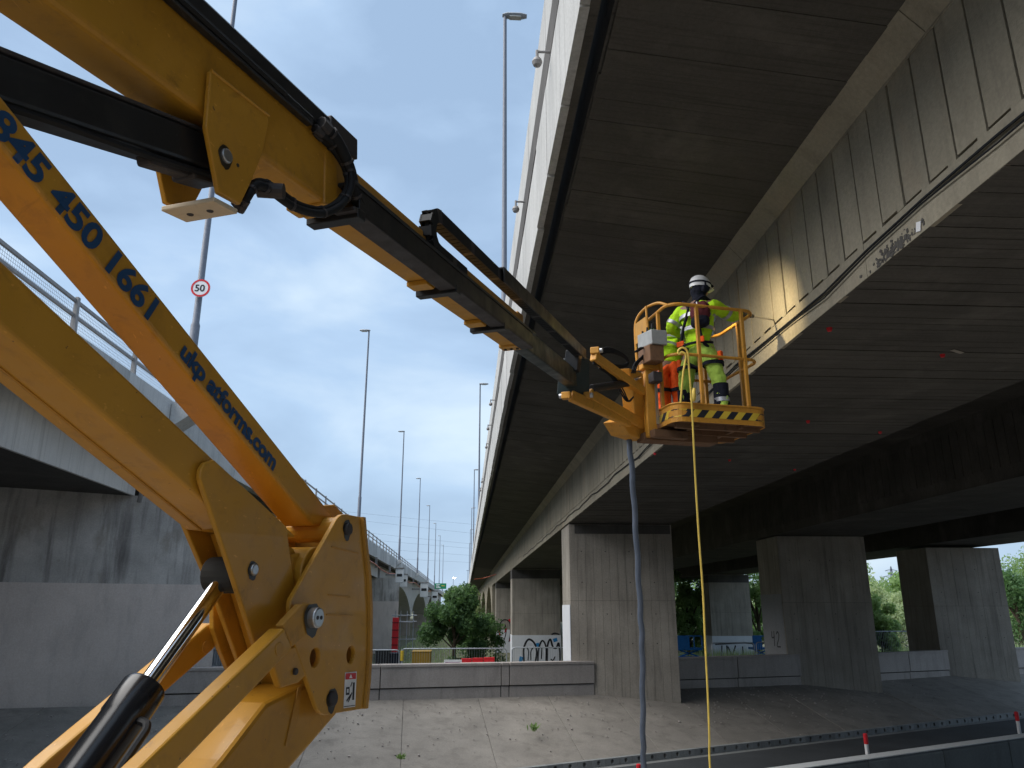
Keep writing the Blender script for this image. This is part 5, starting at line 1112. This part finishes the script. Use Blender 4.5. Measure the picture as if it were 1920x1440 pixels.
# equipment on the left viaduct edge
eqr = ['white equipment cabinet on the left viaduct edge, first of the row', 'white equipment cabinet on the left viaduct edge, second of the row', 'grey junction cabinet on the left viaduct edge, third of the row', 'small far cabinet on the left viaduct edge, last of the row']
for i, (px, py, Y, s_) in enumerate([(749, 1076, 100, 1.1), (757, 1086, 106, 1.0), (795, 1103, 150, 1.6), (815, 1117, 205, 1.8)]):
    p = onY(px, py, Y); x = p.x; t = thing('equipment_cabinet', (x, Y, p.z-s_), eqr[i], 'cabinet', 'cabinets on the left viaduct')
    MB().bb(x-s_*.45, x+s_*.45, Y, Y+.8, p.z-s_, p.z+s_*.6).build('case', K['boxwhite'], t, bevel=.05); MB().bb(x-s_*.5, x+s_*.5, Y-.1, Y+.9, p.z+s_*.6, p.z+s_*.7).build('hood', K['galvd'], t)
    MB().bb(x-s_*.3, x+s_*.3, Y-.03, Y, p.z-s_*.3, p.z).build('vent', K['ink'], t); MB().bb(min(x, -10.05), max(x, -9.8)+.2, Y+.2, Y+.4, p.z-s_*.2, p.z).build('arm', K['galvd'], t)
op = thing('orange_duct', tuple(onX(700, 1079, -9.85)), 'thin orange duct clipped along the left viaduct edge', 'pipe'); a = onX(684, 1074, -9.85); b = onX(830, 1122, -9.6)
MB().tube([(-9.85, 70+i*8, 8.9+.25*math.sin(i*1.3)) for i in range(22)], .07, 6).build('duct', K['orangepipe'], op, True)
for i in range(10): MB().bb(-10.05, -9.8, 72+i*16, 72.15+i*16, 8.7, 9.85).build('clip', K['galvd'], op)
rpl = MB().tube(spline([onX(890, 1086, 1.2), onX(906, 1084, 2.4), onX(930, 1077, 4.0)], 6), .05, 6).build('orange_rope', K['orangepipe']); tag(rpl, 'thin orange rope slung under the far right bridge', 'rope')
# blue plant machines seen under the right bridge
def blue_lift(px, py0, Y, wpx, label):
    top = onY(px, py0, Y); wd = wpx/1502*Y; x = top.x; t = thing('scissor_lift', (x, Y, gzf(Y)), label, 'lift', 'blue scissor lifts')
    MB().bb(x-wd/2, x+wd/2, Y, Y+1.2, gzf(Y)+.25, gzf(Y)+.8).build('chassis', K['skyblue'], t, bevel=.04); MB().bb(x-wd/2, x+wd/2, Y, Y+1.2, top.z-1.0, top.z-.85).build('deck', K['skyblue'], t)
    MB().bb(x-wd/2, x-wd*.02, Y-.02, Y, top.z-.85, top.z).build('guard_panel', K['skyblue'], t)
    for s_ in (-.5, -.17, .17, .5): MB().bb(x+s_*wd-.04, x+s_*wd+.04, Y, Y+.06, top.z-.85, top.z).build('post', K['skyblue'], t)
    MB().bb(x-wd/2, x+wd/2, Y-.01, Y+.05, top.z-.06, top.z+.02).build('rail', K['skyblue'], t)
    for s_ in (1, -1): beam((x-s_*wd*.4, Y+.4, gzf(Y)+.8), (x+s_*wd*.4, Y+.4, top.z-1.0), .12, .1).build('scissor_arm', K['skyblue'], t)
    for s_ in (-.36, .36): MB().lathe((x+s_*wd, Y-.06, gzf(Y)+.25), [(0, 0), (.25, 0), (.25, .2), (0, .2)], 12, Vector((0, 1, 0))).build('wheel', K['rubber'], t)
blue_lift(1293, 1192, 58, 46, 'blue scissor lift seen right of the nearest column'); blue_lift(1428, 1192, 60, 34, 'blue scissor lift partly hidden by the second column')
# corrugated hoarding left of the knuckle
hx0, hx1 = gx(340, 31.5), gx(445, 31.5); hd_ = thing('hoarding', ((hx0+hx1)/2, 31.5, GZ), 'pale corrugated metal hoarding behind the boom knuckle', 'fence')
m = MB(); n = 44; vs = []
for i in range(n+1): x = hx0+(hx1-hx0)*i/n; y = 31.5+(.03 if i % 2 else -.03); vs += [(x, y, GZ), (x, y, 2.95)]
m.add(vs, [(2*i, 2*i+2, 2*i+3, 2*i+1) for i in range(n)]); m.build('sheet', K['galv'], hd_); MB().bb(hx0, hx1, 31.46, 31.56, 2.95, 3.0).build('cap_rail', K['galv'], hd_)

# ================================================================== FAR THINGS IN THE SKY
gs_ = onY(826, 1099, 235); gt = thing('direction_sign', (gs_.x, 235, 10.9), 'green direction sign far along the left viaduct', 'road sign')
MB().bb(gs_.x-1.7, gs_.x+1.7, 235, 235.1, gs_.z-.8, gs_.z+.8).build('panel', K['signgreen'], gt)
for dz, x0, x1, mt in ((.4, -1.3, -.2, 'signwhite'), (0, -1.3, -.3, 'signwhite'), (-.4, -1.3, 0, 'signwhite'), (.1, .3, 1.2, 'hazy')): MB().bb(gs_.x+x0, gs_.x+x1, 234.95, 234.99, gs_.z+dz-.09, gs_.z+dz+.09).build('legend', K[mt], gt)
for s_ in (-1, 1): MB().bb(gs_.x+s_*1.2-.1, gs_.x+s_*1.2+.1, 235.1, 235.3, 10.9, gs_.z+.7).build('leg', K['galv'], gt)
def pylon(px, ytop, Y, label):
    p = onY(px, ytop, Y); h = p.z-GZ; t = thing('pylon', (p.x, Y, GZ), label, 'pylon', 'far power pylons'); m = MB(); x = p.x; W_ = h*.085
    lv = [(0, 1), (.25, .75), (.5, .5), (.7, .32), (.85, .24), (1, .05)]
    for sx in (-1, 1):
        for sy in (-1, 1): m.tube([(x+sx*W_*f, Y+sy*W_*f, GZ+h*z) for z, f in lv], h*.006, 4)
    for (z0, f0), (z1, f1) in zip(lv[:-1], lv[1:]):
        for sx in (-1, 1): m.cyl((x+sx*W_*f0, Y-W_*f0, GZ+h*z0), (x-sx*W_*f1, Y-W_*f1, GZ+h*z1), h*.004, n=4); m.cyl((x+sx*W_*f0, Y+W_*f0, GZ+h*z0), (x-sx*W_*f1, Y+W_*f1, GZ+h*z1), h*.004, n=4)
    m.build('lattice', K['lampcol'], t)
    for z, wd in ((.62, .17), (.77, .21), (.9, .15)):
        m = MB(); m.tube([(x-h*wd, Y, GZ+h*z), (x, Y, GZ+h*(z+.045)), (x+h*wd, Y, GZ+h*z)], h*.006, 4); m.cyl((x-h*wd, Y, GZ+h*z), (x+h*wd, Y, GZ+h*z), h*.006, n=4); m.build('cross_arm', K['lampcol'], t)
pylon(1670, 1062, 620, 'lattice pylon on the skyline between the two right columns'); pylon(1912, 1072, 640, 'lattice pylon at the right edge of the skyline'); pylon(633, 1010, 560, 'lattice pylon far behind the boom knuckle')
wl_ = ['topmost', 'second', 'third', 'fourth', 'fifth', 'lowest']
for i, (ya, yb) in enumerate([(965, 985), (978, 1002), (1000, 1022), (1014, 1030), (1030, 1043), (1048, 1056)]):
    a = onY(640, ya-6, 520); b = onY(900, yb, 560); d = (b-a)
    pts = [a+d*(k/6-1.2)*1.0+UP*(.9*((k/6-1.2-.5)**2)) for k in range(0, 22)]
    o = MB().tube(pts, .055, 4).build('power_line', K['lampcol']); tag(o, wl_[i]+' of the faint power lines crossing the sky between the bridges', 'power line', 'power lines')
lp_ = onY(850, 1084, 330); lt = thing('street_lamp', (lp_.x, 330, GZ), 'far lit street lamp glowing above the trees between the bridges', 'street lamp')
MB().cyl((lp_.x, 330, GZ), (lp_.x, 330, lp_.z), .12, .08, n=8).build('column', K['lampcol'], lt); MB().bb(lp_.x-.1, lp_.x+.9, 329.8, 330.2, lp_.z, lp_.z+.25).build('lamp_head', K['lit'], lt, bevel=.05)
for i, (px, yt, Y) in enumerate([(877, 1070, 420), (863, 1095, 470)]):
    p = onY(px, yt, Y); t = thing('street_lamp', (p.x, Y, GZ), ['thin unlit lamp post far between the bridges, taller one', 'thin unlit lamp post far between the bridges, shorter one'][i], 'street lamp'); MB().cyl((p.x, Y, GZ), (p.x, Y, p.z), .14, .09, n=6).build('column', K['lampcol'], t); MB().bb(p.x-.7, p.x+.7, Y-.15, Y+.15, p.z, p.z+.2).build('lamp_head', K['lampcol'], t)

# grit on the paved slope: loose stones nobody could count
rgt = random.Random(11); m = MB()
for i in range(700):
    X_ = rgt.uniform(-12, 22); f = 1-rgt.random()**.6*rgt.uniform(.2, 1); w_ = wallP(X_-.5*f); k_ = Vector((X_, kerbY(X_)+.06, .10)); p = k_.lerp(w_, f); s_ = rgt.uniform(.012, .04)*(1.5 if rgt.random() < .06 else 1)
    m.box(p+UP*(s_*.3+.008), (s_*1.4, s_, s_*.7), Matrix.Rotation(rgt.random()*3, 3, 'Z') @ Matrix.Rotation(rgt.random()*.5, 3, 'X'))
o = m.build('grit', K['wall']); tag(o, 'loose grit and small stones scattered on the paved slope', 'grit', kind='stuff')
